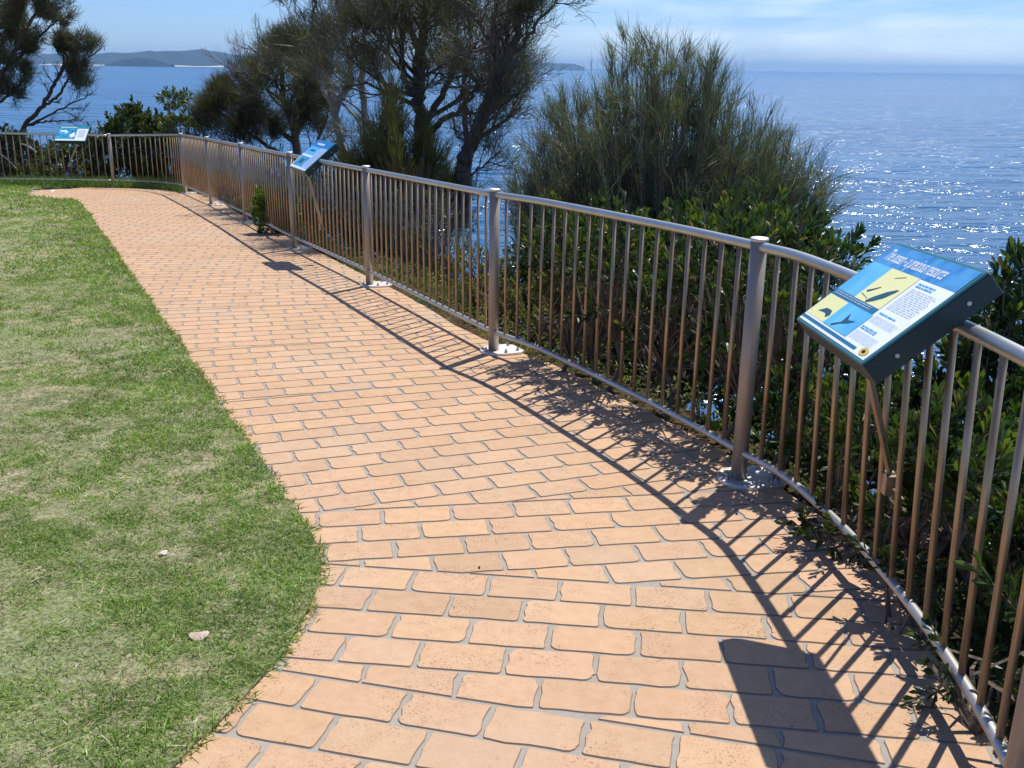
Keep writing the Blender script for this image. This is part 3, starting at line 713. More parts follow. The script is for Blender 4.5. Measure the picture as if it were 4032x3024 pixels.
# --- yellowish ground cover along the outside of the path
gc = MB(); n = 15000
s_ = rng.random(n); R3 = np.array(RE); seg = np.concatenate([[0], np.cumsum(np.linalg.norm(np.diff(R3, axis=0), axis=1))])
uu = s_ * seg[-1] * .92; base = np.stack([np.interp(uu, seg, R3[:, 0]), np.interp(uu, seg, R3[:, 1])], 1)
tg = np.stack([np.interp(uu + .05, seg, R3[:, 0]), np.interp(uu + .05, seg, R3[:, 1])], 1) - base; tg /= np.linalg.norm(tg, axis=1)[:, None] + 1e-9
nr = np.stack([-tg[:, 1], tg[:, 0]], 1); off = .02 + rng.gamma(1.6, .28, n)
P2 = base + nr * off[:, None]
sdv = segdist(P2, cl) * np.where(inside(P2, land_poly), -1, 1); zz = ground_z(P2[:, 0], P2[:, 1], sdv)
kz = rng.random(n) ** 1.2 * .22 * np.clip(off / .4, .15, 1)
dn = .5 + vnoise(P2[:, 0], P2[:, 1], .5, 9); keep = rng.random(n) < dn * .9
P = np.stack([P2[:, 0], P2[:, 1], zz + .02 + kz], 1)[keep]; n = len(P); u = rng.random((n, 1)); yb = vnoise(P[:, 0], P[:, 1], .8, 12)[:, None]
C = np.array([.07, .12, .025]) * (1 - yb) + np.array([.22, .22, .06]) * yb + .04 * u
leaves(gc, P, rng.normal(size=(n, 3)) + [0, 0, .8], rng.uniform(.03, .06, n), rng.uniform(.010, .018, n), C)
# grass fringe at the foot of the far railing
n = 26000; x = rng.uniform(-13, -6.2, n); y = np.interp(x, fence_xy[:, 0][:120], fence_xy[:, 1][:120]) + rng.uniform(-.1, .9, n)
C = np.stack([.10 + .06 * rng.random(n), .17 + .07 * rng.random(n), .04 + .02 * rng.random(n)], 1)
ribbons(gc, np.stack([x, y, zg(y) - .02], 1), rng.normal(size=(n, 3)) * [.5, .5, 0] + [0, 0, 1], rng.uniform(.06, .22, n), np.full(n, .014), rng.normal(size=(n, 3)) * .03, C)
tag(gc.build('ground_cover', LEAF), kind='stuff')

# --- the feathery she-oak shrub
def plant(name, label, cat, org, parts, group=None):
    e = empty(name, tuple(org)); tag(e, label, cat, group)
    for mb, nm, m_ in parts:
        o_ = mb.build(nm, m_, None); o_.parent = e; o_.location = tuple(-np.asarray(org))
    return e
NC = ((.050, .062, .026), (.095, .115, .045), (.17, .145, .085))
def sheoak_shrub(name, label, targets, root, per, seed, Ln=(.10, .26), W=.0052, cols=NC, twigs=7, rspread=.30, group=None, lowfrac=.35, sprd=.16):
    """targets: list of (tip point, plume length); stems arc from the root to every tip, with upswept sprays of needles"""
    r_ = np.random.default_rng(seed); wood, nd = MB(), MB(); tips = []
    root = np.array(root, float)
    for e, pl_ in targets:
        e = np.array(e, float); m_ = root + (e - root) * .5 + r_.normal(size=3) * .08 + np.array([(e - root)[0] * .12, (e - root)[1] * .12, -.12 * abs((e - root)[0])])
        st = crom([root + r_.normal(size=3) * [.05, .05, 0], m_, e], 6)
        tube(wood, st, np.linspace(.016, .0025, len(st)), 4, 0, (.15, .12, .10), False)
        for q in range(twigs):
            t = lowfrac + (1 - lowfrac) * (q + r_.random()) / twigs; k = min(int(t * (len(st) - 1)), len(st) - 2); p = st[k] + (st[k + 1] - st[k]) * r_.random()
            d = unit(unit(st[k + 1] - st[k]) + r_.normal(size=3) * rspread + [0, 0, .16]); L = pl_ * (.6 + .6 * r_.random())
            e2 = p + d * L; tube(wood, [p, (p + e2) / 2 + [0, 0, .01], e2], [.004, .003, .0015], 3, 0, (.13, .11, .08), False); tips.append((p, e2, d))
        tips.append((st[-4], st[-1] + unit(st[-1] - st[-3]) * pl_ * .5, unit(unit(st[-1] - st[-3]) + [0, 0, .3])))
    needles(nd, tips, per, Ln, W, sprd, .0, cols, along=.05, spray=.02, updir=.05)
    return plant(name, label, cat='shrub', org=root, parts=((wood, 'stems', BARK), (nd, 'needles', NEEDLE)), group=group)
Ys = 8.6; tg_ = []
r_ = np.random.default_rng(77)
out_top = [(2040, 660), (2090, 600), (2150, 440), (2200, 380), (2290, 400), (2370, 290), (2440, 190), (2520, 150), (2600, 170), (2680, 200), (2760, 230), (2850, 300), (2930, 380), (2990, 460), (3080, 560), (3150, 600), (3220, 640), (3270, 760)]
ot = np.array(out_top, float)
for k in range(420):
    a = r_.random(); x = 2020 + 1240 * a; ytop = np.interp(x, ot[:, 0], ot[:, 1]); yy = ytop + (860 - ytop) * r_.random() ** 1.15 * .95
    dpt = Ys + r_.normal() * .42 * (1 - abs(a - .5)); e = at(x, yy + 40, dpt); tg_.append((e, .14 + .14 * r_.random()))
for k in range(60):
    x = 2060 + 1120 * r_.random(); ytop = np.interp(x, ot[:, 0], ot[:, 1]); tg_.append((at(x, ytop - 20 + 60 * r_.random(), Ys + r_.normal() * .3), .12))
root = at(2640, 1050, Ys); root[2] = min(root[2], gz(root[0], root[1]) + .3)
sheoak_shrub('sheoak_shrub', 'large feathery upright needle-leaved shrub alone against the sea, right of the trees', tg_, root, 26, 5, W=.0042, Ln=(.08, .20), cols=((.075, .090, .052), (.155, .175, .10), (.30, .27, .19)), rspread=.58, sprd=.22, twigs=9)
# slender whips sticking up out of it
# --- young olive she-oak in front of the trees
tg_ = []; ot2 = np.array([(1330, 680), (1420, 560), (1480, 480), (1540, 320), (1600, 440), (1660, 500), (1730, 560), (1830, 690)], float)
for k in range(95):
    x = 1340 + 490 * r_.random(); ytop = np.interp(x, ot2[:, 0], ot2[:, 1]); yy = ytop + (800 - ytop) * r_.random() ** 1.3 * .9
    tg_.append((at(x, yy + 25, 12.2 + r_.normal() * .4), .22 + .16 * r_.random()))
root = at(1590, 900, 12.2); sheoak_shrub('sheoak_sapling', 'young olive green she-oak in front of the dark trunks, right of the middle sign', tg_, root, 20, 6, Ln=(.12, .30), W=.0085,
    cols=((.075, .085, .022), (.14, .15, .04), (.14, .11, .05)), twigs=6)

# --- dark she-oak trees
def proj(P):
    P = np.asarray(P) - [0, 0, CAMZ]; xc = P[:, 0]; yc = P[:, 1] * math.sin(TH) + P[:, 2] * math.cos(TH); zc = P[:, 1] * math.cos(TH) - P[:, 2] * math.sin(TH)
    c, s = math.cos(ROLL), math.sin(ROLL); x, y = xc / zc, yc / zc; x, y = x * c + y * s, -x * s + y * c
    return np.stack([2016 + F * x, 1512 - F * y], 1)
TC = ((.050, .056, .038), (.115, .120, .070), (.18, .145, .10))
BT = (.105, .09, .08)
def tree(name, label, limbs, org, seed, lvl=3, per=22, Ln=(.12, .30), W=.012, dropout=0., up=.12, spread=.62, kids=4, cols=TC, hull=None, blen=1.1, dens=5, tint=BT, start_t=.3, spreadn=.45, group=None, shrink=.62, bias=(0, 0, 0), along=.1, brad=None):
    """limbs: list of (polyline of (px,py,Y), radius0, radius1, side branches?)"""
    r_ = np.random.default_rng(seed); wood, crown = MB(), MB(); gr = Grow(wood, r_, tint, up, .22)
    for pl_, r0, r1, nb_, bl in limbs:
        P = crom([at(*q) for q in pl_], 6) if len(pl_) > 2 else np.array([at(*q) for q in pl_])
        P = P + r_.normal(size=P.shape) * .012
        tube(wood, P, np.linspace(r0, r1, len(P)), 8, 0, tint, True)
        for q in range(nb_):
            t = start_t + (1 - start_t) * (q + r_.random()) / nb_; k = min(int(t * (len(P) - 1)), len(P) - 2)
            dv = unit(P[k + 1] - P[k]); sd_ = unit(np.cross(dv, r_.normal(size=3))); rr_ = (r0 + (r1 - r0) * t) * .42
            gr.branch(P[k], unit(dv * .6 + sd_ * .9 + np.array(bias)), bl * (.7 + .6 * r_.random()) * (1.15 - .4 * t), max(rr_, .008) if brad is None else brad, lvl, spread, kids, shrink)
        gr.tips.append((P[-2], P[-1], unit(P[-1] - P[-2])))
    if hull is not None:
        q = np.array([t[1] for t in gr.tips]); m_ = inside(proj(q), np.array(hull, float)); gr.tips = [t for t, k in zip(gr.tips, m_) if k]
    if per: needles(crown, gr.tips, per, Ln, W, spreadn, .0, cols, along=along, spray=.05, dropout=dropout, updir=.30)
    parts = [(wood, 'trunk', BARK)] + ([(crown, 'crown', NEEDLE)] if per else [])
    return plant(name, label, 'tree', org, parts, group)
GRP = 'dark she-oak trees beyond the railing'
# right-hand twiggy tree
Ya = 11.6
tree('sheoak_tree', 'rightmost dark she-oak of the group, bare fine twigs on its right side',
  [([(1815, 900, Ya), (1828, 730, Ya), (1828, 640, Ya), (1867, 537, Ya), (1910, 427, Ya), (1959, 305, Ya), (2000, 220, Ya), (2035, 140, Ya), (2045, -40, Ya), (2060, -160, Ya)], .105, .025, 15, .62),
   ([(1959, 305, Ya), (1948, 190, Ya - .1), (1945, 90, Ya - .2), (1960, -60, Ya - .2)], .055, .02, 8, .6),
   ([(1948, 180, Ya), (1890, 95, Ya + .2), (1850, 20, Ya + .3), (1830, -90, Ya + .3)], .035, .012, 7, .55),
   ([(1985, 250, Ya), (2060, 175, Ya), (2115, 90, Ya), (2180, 20, Ya), (2240, -50, Ya)], .03, .008, 9, .34),
   ([(1840, 580, Ya), (1830, 430, Ya + .2), (1835, 300, Ya + .3), (1850, 180, Ya + .3)], .035, .010, 7, .5),
   ([(1660, 545, Ya + .8), (1740, 480, Ya + .6), (1820, 420, Ya + .5), (1880, 330, Ya + .4), (1920, 230, Ya + .3)], .045, .012, 12, .55),
   ([(1835, 720, Ya), (1870, 560, Ya - .1), (1930, 440, Ya - .1), (1985, 330, Ya - .1)], .02, .008, 18, .42),
   ([(1840, 700, Ya), (1890, 660, Ya - .1), (1950, 600, Ya - .1)], .015, .006, 8, .30)],
  at(1815, 900, Ya), 31, lvl=3, per=7, dropout=.50, Ln=(.08, .20), W=.0055, bias=(.12, 0, .1), spread=.5, kids=4, blen=.7, group=GRP, up=.10, shrink=.60)
tree('sheoak_tree', 'dark she-oak with a thick upright trunk in the middle of the tree group',
  [([(1650, 800, 13), (1660, 560, 13), (1648, 400, 13), (1645, 280, 13), (1665, 130, 13), (1680, -60, 13)], .11, .04, 18, .95),
   ([(1648, 400, 13), (1590, 300, 13.2), (1580, 180, 13.2), (1590, 60, 13.2), (1600, -80, 13.2)], .05, .02, 13, .8),
   ([(1655, 500, 13), (1740, 380, 12.8), (1790, 250, 12.8), (1800, 100, 12.8), (1790, -60, 12.8)], .05, .015, 14, .75)],
  at(1650, 800, 13), 32, lvl=3, per=9, dropout=.42, Ln=(.10, .24), group=GRP, W=.0065, up=.10, shrink=.6)
tree('sheoak_tree', 'dark she-oak with a thin bent pale grey trunk, second from the left in the group',
  [([(1460, 750, 15.8), (1440, 520, 15.8), (1430, 390, 15.8), (1430, 200, 15.8), (1448, 60, 15.8), (1440, -80, 15.8)], .06, .025, 12, .95),
   ([(1400, 760, 16.4), (1345, 560, 16.4), (1320, 430, 16.4), (1370, 340, 16.4), (1378, 250, 16.4), (1350, 130, 16.4), (1330, 20, 16.4), (1300, -60, 16.4)], .08, .025, 13, .95),
   ([(1320, 430, 16.4), (1260, 320, 16.6), (1240, 200, 16.6), (1230, 80, 16.6), (1250, -20, 16.6)], .04, .015, 10, .8)],
  at(1430, 780, 16), 33, lvl=3, per=10, dropout=.38, Ln=(.12, .28), tint=(.24, .22, .20), group=GRP, W=.0075, up=.10, shrink=.6)
tree('sheoak_tree', 'broad bushy dark she-oak, its crown stepping down towards the corner post',
  [([(1180, 700, 20.6), (1160, 520, 20.6), (1120, 400, 20.6), (1110, 300, 20.6), (1100, 190, 20.6)], .10, .03, 15, 1.15),
   ([(1160, 560, 20.6), (1050, 460, 20.6), (990, 380, 20.6), (940, 330, 20.6)], .06, .015, 13, .90),
   ([(1130, 620, 20.6), (1000, 540, 20.8), (900, 470, 20.8), (840, 430, 20.8)], .05, .015, 14, .72),
   ([(1170, 520, 20.6), (1230, 380, 20.2), (1250, 250, 20.2)], .06, .02, 13, 1.1),
   ([(1110, 660, 20.2), (1010, 600, 20.2), (900, 550, 20.2)], .04, .015, 10, .6),
   ([(1180, 660, 19.6), (1250, 560, 19.6), (1290, 440, 19.6)], .05, .02, 10, .8)],
  at(1180, 740, 20.6), 34, lvl=3, per=14, dropout=.26, Ln=(.14, .30), W=.0085, group=GRP, cols=((.040, .044, .026), (.10, .10, .052), (.16, .13, .08)), spreadn=.5, hull=[(750, 430), (775, 395), (818, 366), (885, 305), (940, 260), (1007, 225), (1050, 153), (1099, 112), (1160, 130), (1280, 100), (1330, 700), (900, 640), (880, 560), (800, 520), (760, 480)], shrink=.6)
# trees at the left edge
tree('sheoak_tree', 'slim she-oak leaning to the right over the far railing, its tufts against sea and hills',
  [([(60, 640, 23.5), (87, 517, 23.5), (150, 440, 23.5), (195, 370, 23.5), (231, 300, 23.5), (262, 240, 23.5), (258, 190, 23.5), (300, 160, 23.5), (330, 140, 23.5)], .06, .015, 14, .34),
   ([(170, 420, 23.5), (230, 375, 23.4), (262, 320, 23.4), (290, 290, 23.4), (330, 250, 23.4), (400, 190, 23.4)], .035, .012, 13, .32),
   ([(110, 495, 23.5), (190, 455, 23.3), (260, 420, 23.3), (330, 385, 23.3), (345, 375, 23.3)], .028, .008, 14, .44),
   ([(120, 492, 23.5), (180, 480, 23.3), (270, 475, 23.3), (320, 462, 23.3)], .024, .007, 10, .40),
   ([(240, 300, 23.5), (250, 220, 23.6), (235, 160, 23.6)], .03, .012, 5, .25)],
  at(60, 660, 23.5), 35, lvl=3, per=9, dropout=.35, Ln=(.14, .32), W=.011, group=GRP, kids=4, spreadn=.5, shrink=.6, up=.15,
  hull=[(215, 165), (240, 135), (310, 115), (345, 150), (380, 148), (430, 178), (405, 215), (398, 245), (355, 335), (310, 350), (285, 320), (265, 260), (280, 215), (225, 195)])
tree('sheoak_tree', 'large dark she-oak filling the upper left corner, cut off by the edge',
  [([(-140, 640, 22.5), (-110, 400, 22.5), (-80, 200, 22.5), (-60, 60, 22.5), (-40, -100, 22.5)], .16, .06, 13, .75),
   ([(-110, 420, 22.5), (0, 300, 22.3), (60, 200, 22.3), (110, 100, 22.3), (170, 20, 22.3), (210, -40, 22.3)], .06, .02, 14, .42),
   ([(-110, 500, 22.5), (-20, 420, 22.3), (60, 350, 22.3), (110, 280, 22.3)], .045, .012, 12, .36),
   ([(0, 300, 22.4), (110, 190, 22.6), (190, 110, 22.6), (240, 70, 22.6)], .04, .012, 10, .32)],
  at(-140, 660, 22.5), 36, lvl=3, per=12, dropout=.38, Ln=(.14, .30), W=.011, group=GRP, spreadn=.5, shrink=.6,
  hull=[(-500, -400), (285, -400), (286, 100), (250, 115), (165, 62), (110, 45), (72, 80), (130, 110), (168, 135), (150, 200), (175, 260), (130, 300), (60, 420), (-50, 470), (-500, 470)])

# dead sticks behind the far fence
for k, (a_, b_, lab) in enumerate(((((0, 605, 20.8), (70, 670, 20.6)), None, 'pale dead stick leaning behind the far railing at the left edge'), (((80, 565, 20.9), (145, 600, 20.7)), None, 'bleached dead branch behind the far railing below the smallest sign'))):
    p, q = at(*a_[0]), at(*a_[1]); mb = MB(); m_ = (p + q) / 2 + [0, 0, .03]
    tube(mb, crom([p, m_, q], 5), np.linspace(.02, .012, 11), 6, 0, (.45, .42, .38)); tube(mb, [m_, m_ + (q - p) * .22 + [0, 0, .12]], [.01, .005], 5, 0, (.45, .42, .38))
    tag(mb.build('dead_branch', BARK, origin=p), lab, 'branch')

# ------------------------------------------------------------------ interpretive signs
BOX = m_plain('sign_box_green', (.008, .030, .034), .35)
M = {k: m_plain(k, c, .35, 0, .25) for k, c in dict(white=(.80, .84, .88), sky=(.10, .42, .80), blue=(.02, .20, .50), deep=(.03, .16, .28), yellow=(.80, .78, .36), teal=(.02, .28, .38), ink=(.03, .09, .14), rimg=(.05, .17, .19), grey=(.42, .50, .60), head=(.10, .34, .62), gold=(.65, .48, .08), black=(.01, .01, .01)).items()}
def m_photo(name, a, b, s):
    m, nt, out = mat(name); p = geo_pos(nt); n = noise(nt, s, 3, .5, p)
    pbsdf(nt, out, mix(nt, a, b, ramp(nt, n.outputs['Fac'], [(.35, (0, 0, 0)), (.65, (1, 1, 1))]).outputs['Color']), .35, 0, .25); return m
M['hdr'] = m_photo('header_blue', (.03, .20, .48), (.09, .32, .60), 14); M['skyp'] = m_photo('picture_blue', (.10, .42, .80), (.16, .52, .90), 9)
M['coral'] = m_photo('picture_teal', (.01, .16, .36), (.10, .48, .70), 22)
def fence_hit(px, py):
    v = ray(px, py); r0 = v[0] / v[1]; q = fence_xy; d = np.abs(q[:, 0] / np.maximum(q[:, 1], .5) - r0); d[q[:, 1] < 1.7] = 9; k = int(np.argmin(d)); xy = q[k]
    return np.array([xy[0], xy[1], v[2] * xy[1] / v[1] + CAMZ]), k
class Board:
    def __init__(s, ctr, e, g, w, l, label, clamp_px=None, strut=True):
        s.e, s.g = unit(e), unit(g); s.n = unit(np.cross(s.e, s.g)); s.w, s.l = w, l
        s.c = np.array(ctr, float); s.root = empty('interpretive_sign', tuple(s.c)); tag(s.root, label, 'sign', 'angled information signs on the railing')
        mb = MB(); th = .032
        rbox(mb, -s.n * th, s.e * w / 2, s.g * l / 2, s.n * th, .006); s.box = mb.build('housing', BOX, s.root)
        mb = MB()
        for sg in (-1, 1):
            for dv in (-.28, .28):
                p = s.e * (w / 2) * sg + s.g * l * dv - s.n * th; tube(mb, [p, p + s.e * sg * .004], .006, 8)
        mb.build('screw', STEEL, s.box)
        mb = MB(); rw = .010
        rbox(mb, s.n * .003, s.e * (w / 2), s.g * (l / 2), s.n * .0028, .006); mb.build('frame', M['rimg'], s.root)
        s.face = MB(); s.quad(s.face, 0, 0, 1, 1, 1); s.face = s.face.build('sign_face', M['white'], s.root)
        s.k = 2
    def P(s, u, v, lay=1):
        m = .012; return s.e * ((u - .5) * (s.w - 2 * m)) + s.g * ((.5 - v) * (s.l - 2 * m)) + s.n * (.0062 + lay * .0006)
    def quad(s, mb, u0, v0, u1, v1, lay): mb.add([s.P(u0, v1, lay), s.P(u1, v1, lay), s.P(u1, v0, lay), s.P(u0, v0, lay)], np.array([[0, 1, 2, 3]]))
    def area(s, name, m_, rects, lay=2):
        mb = MB()
        for r_ in rects: s.quad(mb, *r_, lay)
        return mb.build(name, M[m_], s.face)
    def shape(s, name, m_, polys, lay=4):
        mb = MB()
        for p in polys:
            V = [Vector((a, b, 0)) for a, b in p]; T = tessellate_polygon([V])
            mb.add([s.P(a, b, lay) for a, b in p], [np.array(t) for t in T])
        return mb.build(name, M[m_], s.face)
    def lines(s, name, m_, u0, u1, v0, v1, n, th=.35, seed=1, lay=3, ragged=.08, words=True):
        r_ = np.random.default_rng(seed); mb = MB(); dv = (v1 - v0) / n
        for i_ in range(n):
            u = u0; end = u1 - ragged * r_.random() * (u1 - u0)
            while u < end:
                wd = r_.uniform(.018, .06) if words else .5; e = min(u + wd, end); s.quad(mb, u, v0 + i_ * dv, e, v0 + (i_ + th) * dv, lay); u = e + .008
        return mb.build(name, M[m_], s.face)
    def title(s, text, u, v, hgt, width, m_='white', lay=3, slant=.2):
        cu = bpy.data.curves.new('t', 'FONT'); cu.body = text; cu.shear = slant; cu.size = 1; cu.offset = .008
        ob = bpy.data.objects.new('t', cu); col.objects.link(ob); dg = bpy.context.evaluated_depsgraph_get(); dg.update()
        me = bpy.data.meshes.new_from_object(ob.evaluated_get(dg)); V = np.array([v_.co[:] for v_ in me.vertices]); Fs = [np.array(p.vertices[:]) for p in me.polygons]
        bpy.data.objects.remove(ob); bpy.data.curves.remove(cu); bpy.data.meshes.remove(me)
        V[:, 0] -= V[:, 0].min(); V[:, :2] *= [width / V[:, 0].max(), hgt / V[:, 1].max()]
        mb = MB(); mb.add([s.P(u + a, v - b, lay) for a, b, _ in V], Fs); return mb.build('title_lettering', M[m_], s.face)
    def mount(s, base, k):
        """bracket under the board, a flat strut down to a clamp on the bars"""
        base = base - s.c; top = -s.g * s.l * .40 + s.e * s.w * .22 - s.n * .066
        mb = MB(); rbox(mb, -s.n * .0655 - s.g * s.l * .40, s.e * s.w * .42, s.g * .02, s.n * .006, .004); mb.build('bracket', STEELB, s.root)
        d, a_, b_ = frame(base - top); mb = MB(); sid = unit(np.cross(d, [0, 0, 1.])); oth = np.cross(d, sid)
        box(mb, (top + base) / 2, d * np.linalg.norm(base - top) / 2, sid * .005, oth * .014); mb.build('strut', STEELB, s.root)
        t = fence_xy[min(k + 1, len(fence_xy) - 1)] - fence_xy[k - 1]; t3 = unit([t[0], t[1], 0]); n3 = np.cross([0, 0, 1.], t3)
        mb = MB(); box(mb, base + [0, 0, -.036], t3 * .028, n3 * .020, [0, 0, .032]); cl_ = mb.build('clamp', STEELB, s.root)
        mb = MB(); tube(mb, [base + t3 * .03 + [0, 0, -.04], base + t3 * .12 + [0, 0, -.04]], .004, 6); mb.build('bolt', STEELB, cl_)
# nearest sign: corners solved from the photograph as a tilted rectangle
cor = [(3533, 957), (3890, 1070), (3403, 1447), (3142, 1264)]
Dm = np.array([ray(*p) for p in cor]); Mx = np.stack([Dm[0], -Dm[1], Dm[2], -Dm[3]], 1); tt = np.linalg.svd(Mx)[2][-1]; tt = tt / tt[0]
Cn = [Dm[i] * tt[i] for i in range(4)]; w_ = np.linalg.norm(Cn[1] - Cn[0]); scl = .60 / w_
Cn = [c * scl + [0, 0, CAMZ] for c in Cn]; ctr = sum(Cn) / 4; e_ = unit((Cn[1] - Cn[0]) + (Cn[2] - Cn[3])); g_ = unit((Cn[0] - Cn[3]) + (Cn[1] - Cn[2])); g_ = unit(g_ - e_ * (e_ @ g_))
l_ = np.linalg.norm(Cn[0] - Cn[3]); print('sign', ctr.round(3), e_.round(2), g_.round(2), 'l', round(l_, 3), 'scale', scl)
B1 = Board(ctr, e_, g_, .60, l_, 'nearest blue, yellow and white sign, titled The ocean - a precious resource')
B1.area('header', 'hdr', [(0, 0, 1, .225)]); B1.area('picture', 'skyp', [(0, .225, .30, .595)]); B1.area('picture', 'yellow', [(.27, .225, .62, .60)], 3)
B1.area('band', 'deep', [(0, .60, .62, .665)], 3); B1.area('picture', 'yellow', [(0, .665, .30, .925)]); B1.area('picture', 'skyp', [(.29, .665, .64, .925)], 3)
B1.area('footer', 'deep', [(0, .945, .84, .975)]); B1.title('The ocean - a precious resource', .06, .172, .125, .72)
B1.lines('caption', 'grey', .03, .56, .612, .655, 2, .4, 2, 4)
B1.shape('drawing', 'ink', [[(.41, .585), (.435, .53), (.50, .44), (.56, .39), (.585, .385), (.575, .42), (.54, .50), (.48, .565), (.43, .60)], [(.30, .50), (.335, .47), (.39, .42), (.40, .425), (.36, .475), (.33, .51)], [(.29, .535), (.40, .56), (.41, .566), (.29, .542)], [(.41, .30), (.50, .255), (.503, .262), (.413, .306)]])
B1.shape('drawing', 'ink', [[(.10, .86), (.16, .80), (.24, .80), (.27, .84), (.25, .88), (.20, .845), (.14, .85)], [(.38, .90), (.45, .84), (.44, .74), (.49, .80), (.57, .78), (.52, .83), (.46, .86), (.40, .915)]])
for v0, v1, n_, hd in ((.33, .575, 13, (.26, .315)), (.655, .73, 5, (.615, .64)), (.825, .915, 6, (.77, .81))):
    B1.lines('text_block', 'grey', .66, .95, v0, v1, n_, .26, n_); B1.lines('heading', 'sky', .66, .86, hd[0], hd[1], 2 if n_ != 5 else 1, .5, n_ + 3)
B1.shape('emblem', 'gold', [[(.93 + .045 * math.cos(a), .945 + .038 * math.sin(a)) for a in np.linspace(0, 6.28, 17)[:-1]]], 3)
B1.shape('emblem', 'black', [[(.93 + .018 * math.cos(a), .945 + .016 * math.sin(a)) for a in np.linspace(0, 6.28, 7)[:-1]]], 5)
hp, hk = fence_hit(3508, 1860); B1.mount(hp, hk)
def sign_at(px, py, outward, e, label, lift=.045, w=.60, l=.40):
    h, k = fence_hit(px, py); top = zg(h[1]) + 1.05; n3 = unit([*outward, 0])
    g = n3 * math.cos(R(39)) + np.array([0, 0, 1]) * math.sin(R(39)); c = np.array([h[0], h[1], top + lift + .03])
    return Board(c, [*e, 0], g, w, l, label)
t2 = unit(PB[3][:2] - PB[4][:2])
B2 = sign_at(1232, 640, (-t2[1], t2[0]), t2, 'blue and white sign on the railing, middle one of the three signs', .012, l=.43)
M['pale'] = m_plain('pale_blue', (.34, .54, .80), .4, 0, .2); B2.area('column', 'pale', [(.62, .23, 1, .95)]); B2.area('header', 'blue', [(0, 0, 1, .23)]); B2.area('picture', 'skyp', [(0, .23, .62, .52)]); B2.area('band', 'white', [(0, .52, .6, .585)], 3); B2.area('picture', 'coral', [(.04, .585, .60, .93)])
B2.lines('title_lettering', 'white', .2, .62, .09, .15, 1, 1, 3); B2.shape('drawing', 'ink', [[(.15, .36), (.25, .33), (.45, .33), (.50, .36), (.42, .39), (.22, .39)], [(.20, .70), (.30, .66), (.42, .70), (.45, .80), (.33, .86), (.22, .80)]])
B2.lines('text_block', 'grey', .68, .93, .32, .88, 18, .4, 5)
hp, hk = fence_hit(1262, 880); B2.mount(hp, hk)
B3 = sign_at(276, 527, (0, 1), (1, 0), 'smallest teal and white sign on the far straight railing, leftmost of the three signs', -.045, l=.42)
B3.area('header', 'teal', [(0, 0, 1, .18)]); B3.area('picture', 'coral', [(0, .18, .64, .90)]); B3.shape('drawing', 'white', [[(.07, .32), (.26, .28), (.36, .42), (.28, .52), (.24, .40), (.10, .42)], [(.42, .62), (.56, .40), (.62, .70), (.50, .82)]])
B3.lines('title_lettering', 'white', .06, .60, .06, .11, 1, 1, 3); B3.lines('text_block', 'grey', .70, .94, .28, .80, 14, .35, 6)
hp, hk = fence_hit(275, 640); B3.mount(hp, hk)

# ------------------------------------------------------------------ fallen leaves, pebbles
def fallen(name, px, py, L, Wd, c, ang, label, cat='leaf', lift=.03):
    p = G((px, py)) + [0, 0, lift]; mb = MB(); n = 10; top = []; ca, sa = math.cos(ang), math.sin(ang)
    for i_ in range(n):
        a = i_ / n * 2 * math.pi; x = math.cos(a) * L / 2; y = math.sin(a) * Wd / 2 * (1 + .15 * math.sin(3 * a)); z = .004 * math.cos(2 * a) + .10 * y
        top.append([x * ca - y * sa, x * sa + y * ca, z])
    V = [[0, 0, .008]] + top + [[0, 0, .005]] + [[a, b, z - .003] for a, b, z in top]
    Fs = [np.array([0, 1 + i_, 1 + (i_ + 1) % n]) for i_ in range(n)] + [np.array([n + 1, n + 2 + (i_ + 1) % n, n + 2 + i_]) for i_ in range(n)] + [np.array([1 + i_, n + 2 + i_, n + 2 + (i_ + 1) % n, 1 + (i_ + 1) % n]) for i_ in range(n)]
    mb.add(V, Fs); o_ = mb.build(name, m_plain(name + '_skin', c, .6)); o_.location = tuple(p); tag(o_, label, cat)
fallen('dead_leaf', 787, 2534, .060, .042, (.50, .37, .28), .25, 'largest pale tan dead leaf on the grass, near the lower left')
fallen('dead_leaf', 647, 2205, .030, .020, (.68, .58, .45), .9, 'small cream dead leaf on the lawn, above and left of the largest one')
fallen('pebble', 1887, 2253, .008, .007, (.10, .07, .05), 0, 'dark speck of a pebble on a brick near the middle of the path', 'pebble', .017)
fallen('stone', 128, 748, .10, .07, (.7, .68, .62), .2, 'white stone at the far edge of the lawn under the far railing', 'stone', .02)
fallen('stone', 207, 756, .09, .06, (.7, .68, .62), .7, 'white stone at the tip of the far paving, right of the other one', 'stone', .02)

# ------------------------------------------------------------------ haze
hz = MB(); c_ = np.array([0, 14000., (SEAZ - 3 + 420) / 2]); box(hz, [0, 13900, (SEAZ - 3 + 180) / 2], [15500, 0, 0], [0, 14900, 0], [0, 0, (180 - SEAZ + 3) / 2])
HZ, nt, out = mat('haze_air'); pv = nt.nodes.new('ShaderNodeVolumePrincipled'); pv.inputs['Color'].default_value = (.36, .64, 1.0, 1); pv.inputs['Density'].default_value = 6e-5; pv.inputs['Anisotropy'].default_value = 0
nt.links.new(pv.outputs[0], out.inputs['Volume'])
USE_HAZE = True
if USE_HAZE: tag(hz.build('haze', HZ), kind='stuff')

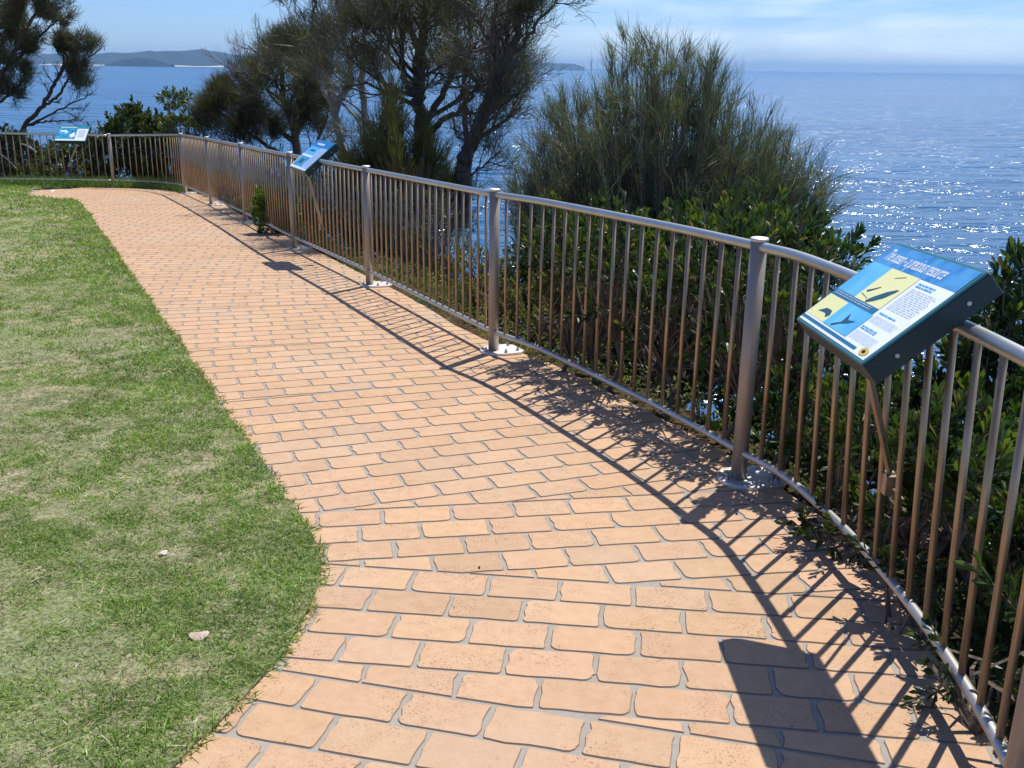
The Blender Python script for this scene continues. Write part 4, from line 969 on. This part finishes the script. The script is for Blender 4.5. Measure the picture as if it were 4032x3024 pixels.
# ------------------------------------------------------------------ light and sky
AZ, EL = R(33), R(63)
sv = Vector((math.sin(AZ) * math.cos(EL), math.cos(AZ) * math.cos(EL), math.sin(EL)))
sun = bpy.data.lights.new('sun', 'SUN'); sun.energy = 5.0; sun.angle = R(.5); sun.color = (1, .965, .90)
so = bpy.data.objects.new('sun', sun); so.rotation_euler = sv.to_track_quat('Z', 'Y').to_euler(); so.location = sv * 30; link(so)
W = bpy.data.worlds.new('World'); sc.world = W; W.use_nodes = True; nt = W.node_tree; nt.nodes.clear()
out = nt.nodes.new('ShaderNodeOutputWorld'); bg = nt.nodes.new('ShaderNodeBackground'); sky = nt.nodes.new('ShaderNodeTexSky')
sky.sky_type = 'NISHITA'; sky.sun_disc = False; sky.sun_elevation = EL; sky.sun_rotation = AZ; sky.air_density = 1.0; sky.dust_density = .1; sky.ozone_density = 5
tc = nt.nodes.new('ShaderNodeTexCoord'); mp = nt.nodes.new('ShaderNodeMapping'); mp.inputs['Scale'].default_value = (2.2, 2.2, 16); mp.inputs['Location'].default_value = (.7, .2, .3)
nt.links.new(tc.outputs['Generated'], mp.inputs['Vector'])
n1 = noise(nt, 1.6, 5, .55, mp.outputs[0], .6)
cl_ = ramp(nt, n1.outputs['Fac'], [(.40, (0, 0, 0)), (.68, (.80, .80, .80))]).outputs['Color']
sx = nt.nodes.new('ShaderNodeSeparateXYZ'); nt.links.new(tc.outputs['Generated'], sx.inputs[0])
mr = nt.nodes.new('ShaderNodeMapRange'); nt.links.new(sx.outputs['X'], mr.inputs['Value']); mr.inputs['From Min'].default_value = -.12; mr.inputs['From Max'].default_value = .25
mm = N(nt, 'ShaderNodeMath', operation='MULTIPLY'); nt.links.new(cl_, mm.inputs[0]); nt.links.new(mr.outputs['Result'], mm.inputs[1])
skc = mix(nt, sky.outputs['Color'], (.66, .85, 1.27), 1.0, 'MULTIPLY')
nt.links.new(mix(nt, skc, (8.6, 9.9, 11.2), mm.outputs[0]), bg.inputs['Color'])
bg.inputs['Strength'].default_value = .098
nt.links.new(bg.outputs[0], out.inputs['Surface'])

# ------------------------------------------------------------------ camera
cam = bpy.data.cameras.new('camera'); cam.sensor_width = 36; cam.lens = F / 4032 * 36; cam.clip_start = .05; cam.clip_end = 200000
co = bpy.data.objects.new('camera', cam); link(co); co.location = (0, 0, CAMZ)
from mathutils import Matrix
Rm = Matrix.Rotation(R(90) - TH, 3, 'X')            # looking along +Y, pitched down
c, s = math.cos(ROLL), math.sin(ROLL)
Rr = Matrix(((c, -s, 0), (s, c, 0), (0, 0, 1)))
co.rotation_euler = (Rm @ Rr).to_euler()
sc.camera = co
sc.view_settings.view_transform = 'Standard'; sc.view_settings.look = 'None'; sc.view_settings.gamma = 1; sc.view_settings.exposure = .22
sc.cycles.use_denoising = True; sc.cycles.max_bounces = 8; sc.cycles.volume_bounces = 0; sc.cycles.transparent_max_bounces = 8
sc.cycles.sample_clamp_indirect = 4
print('verts', sum(len(o.data.vertices) for o in sc.objects if o.type == 'MESH'))
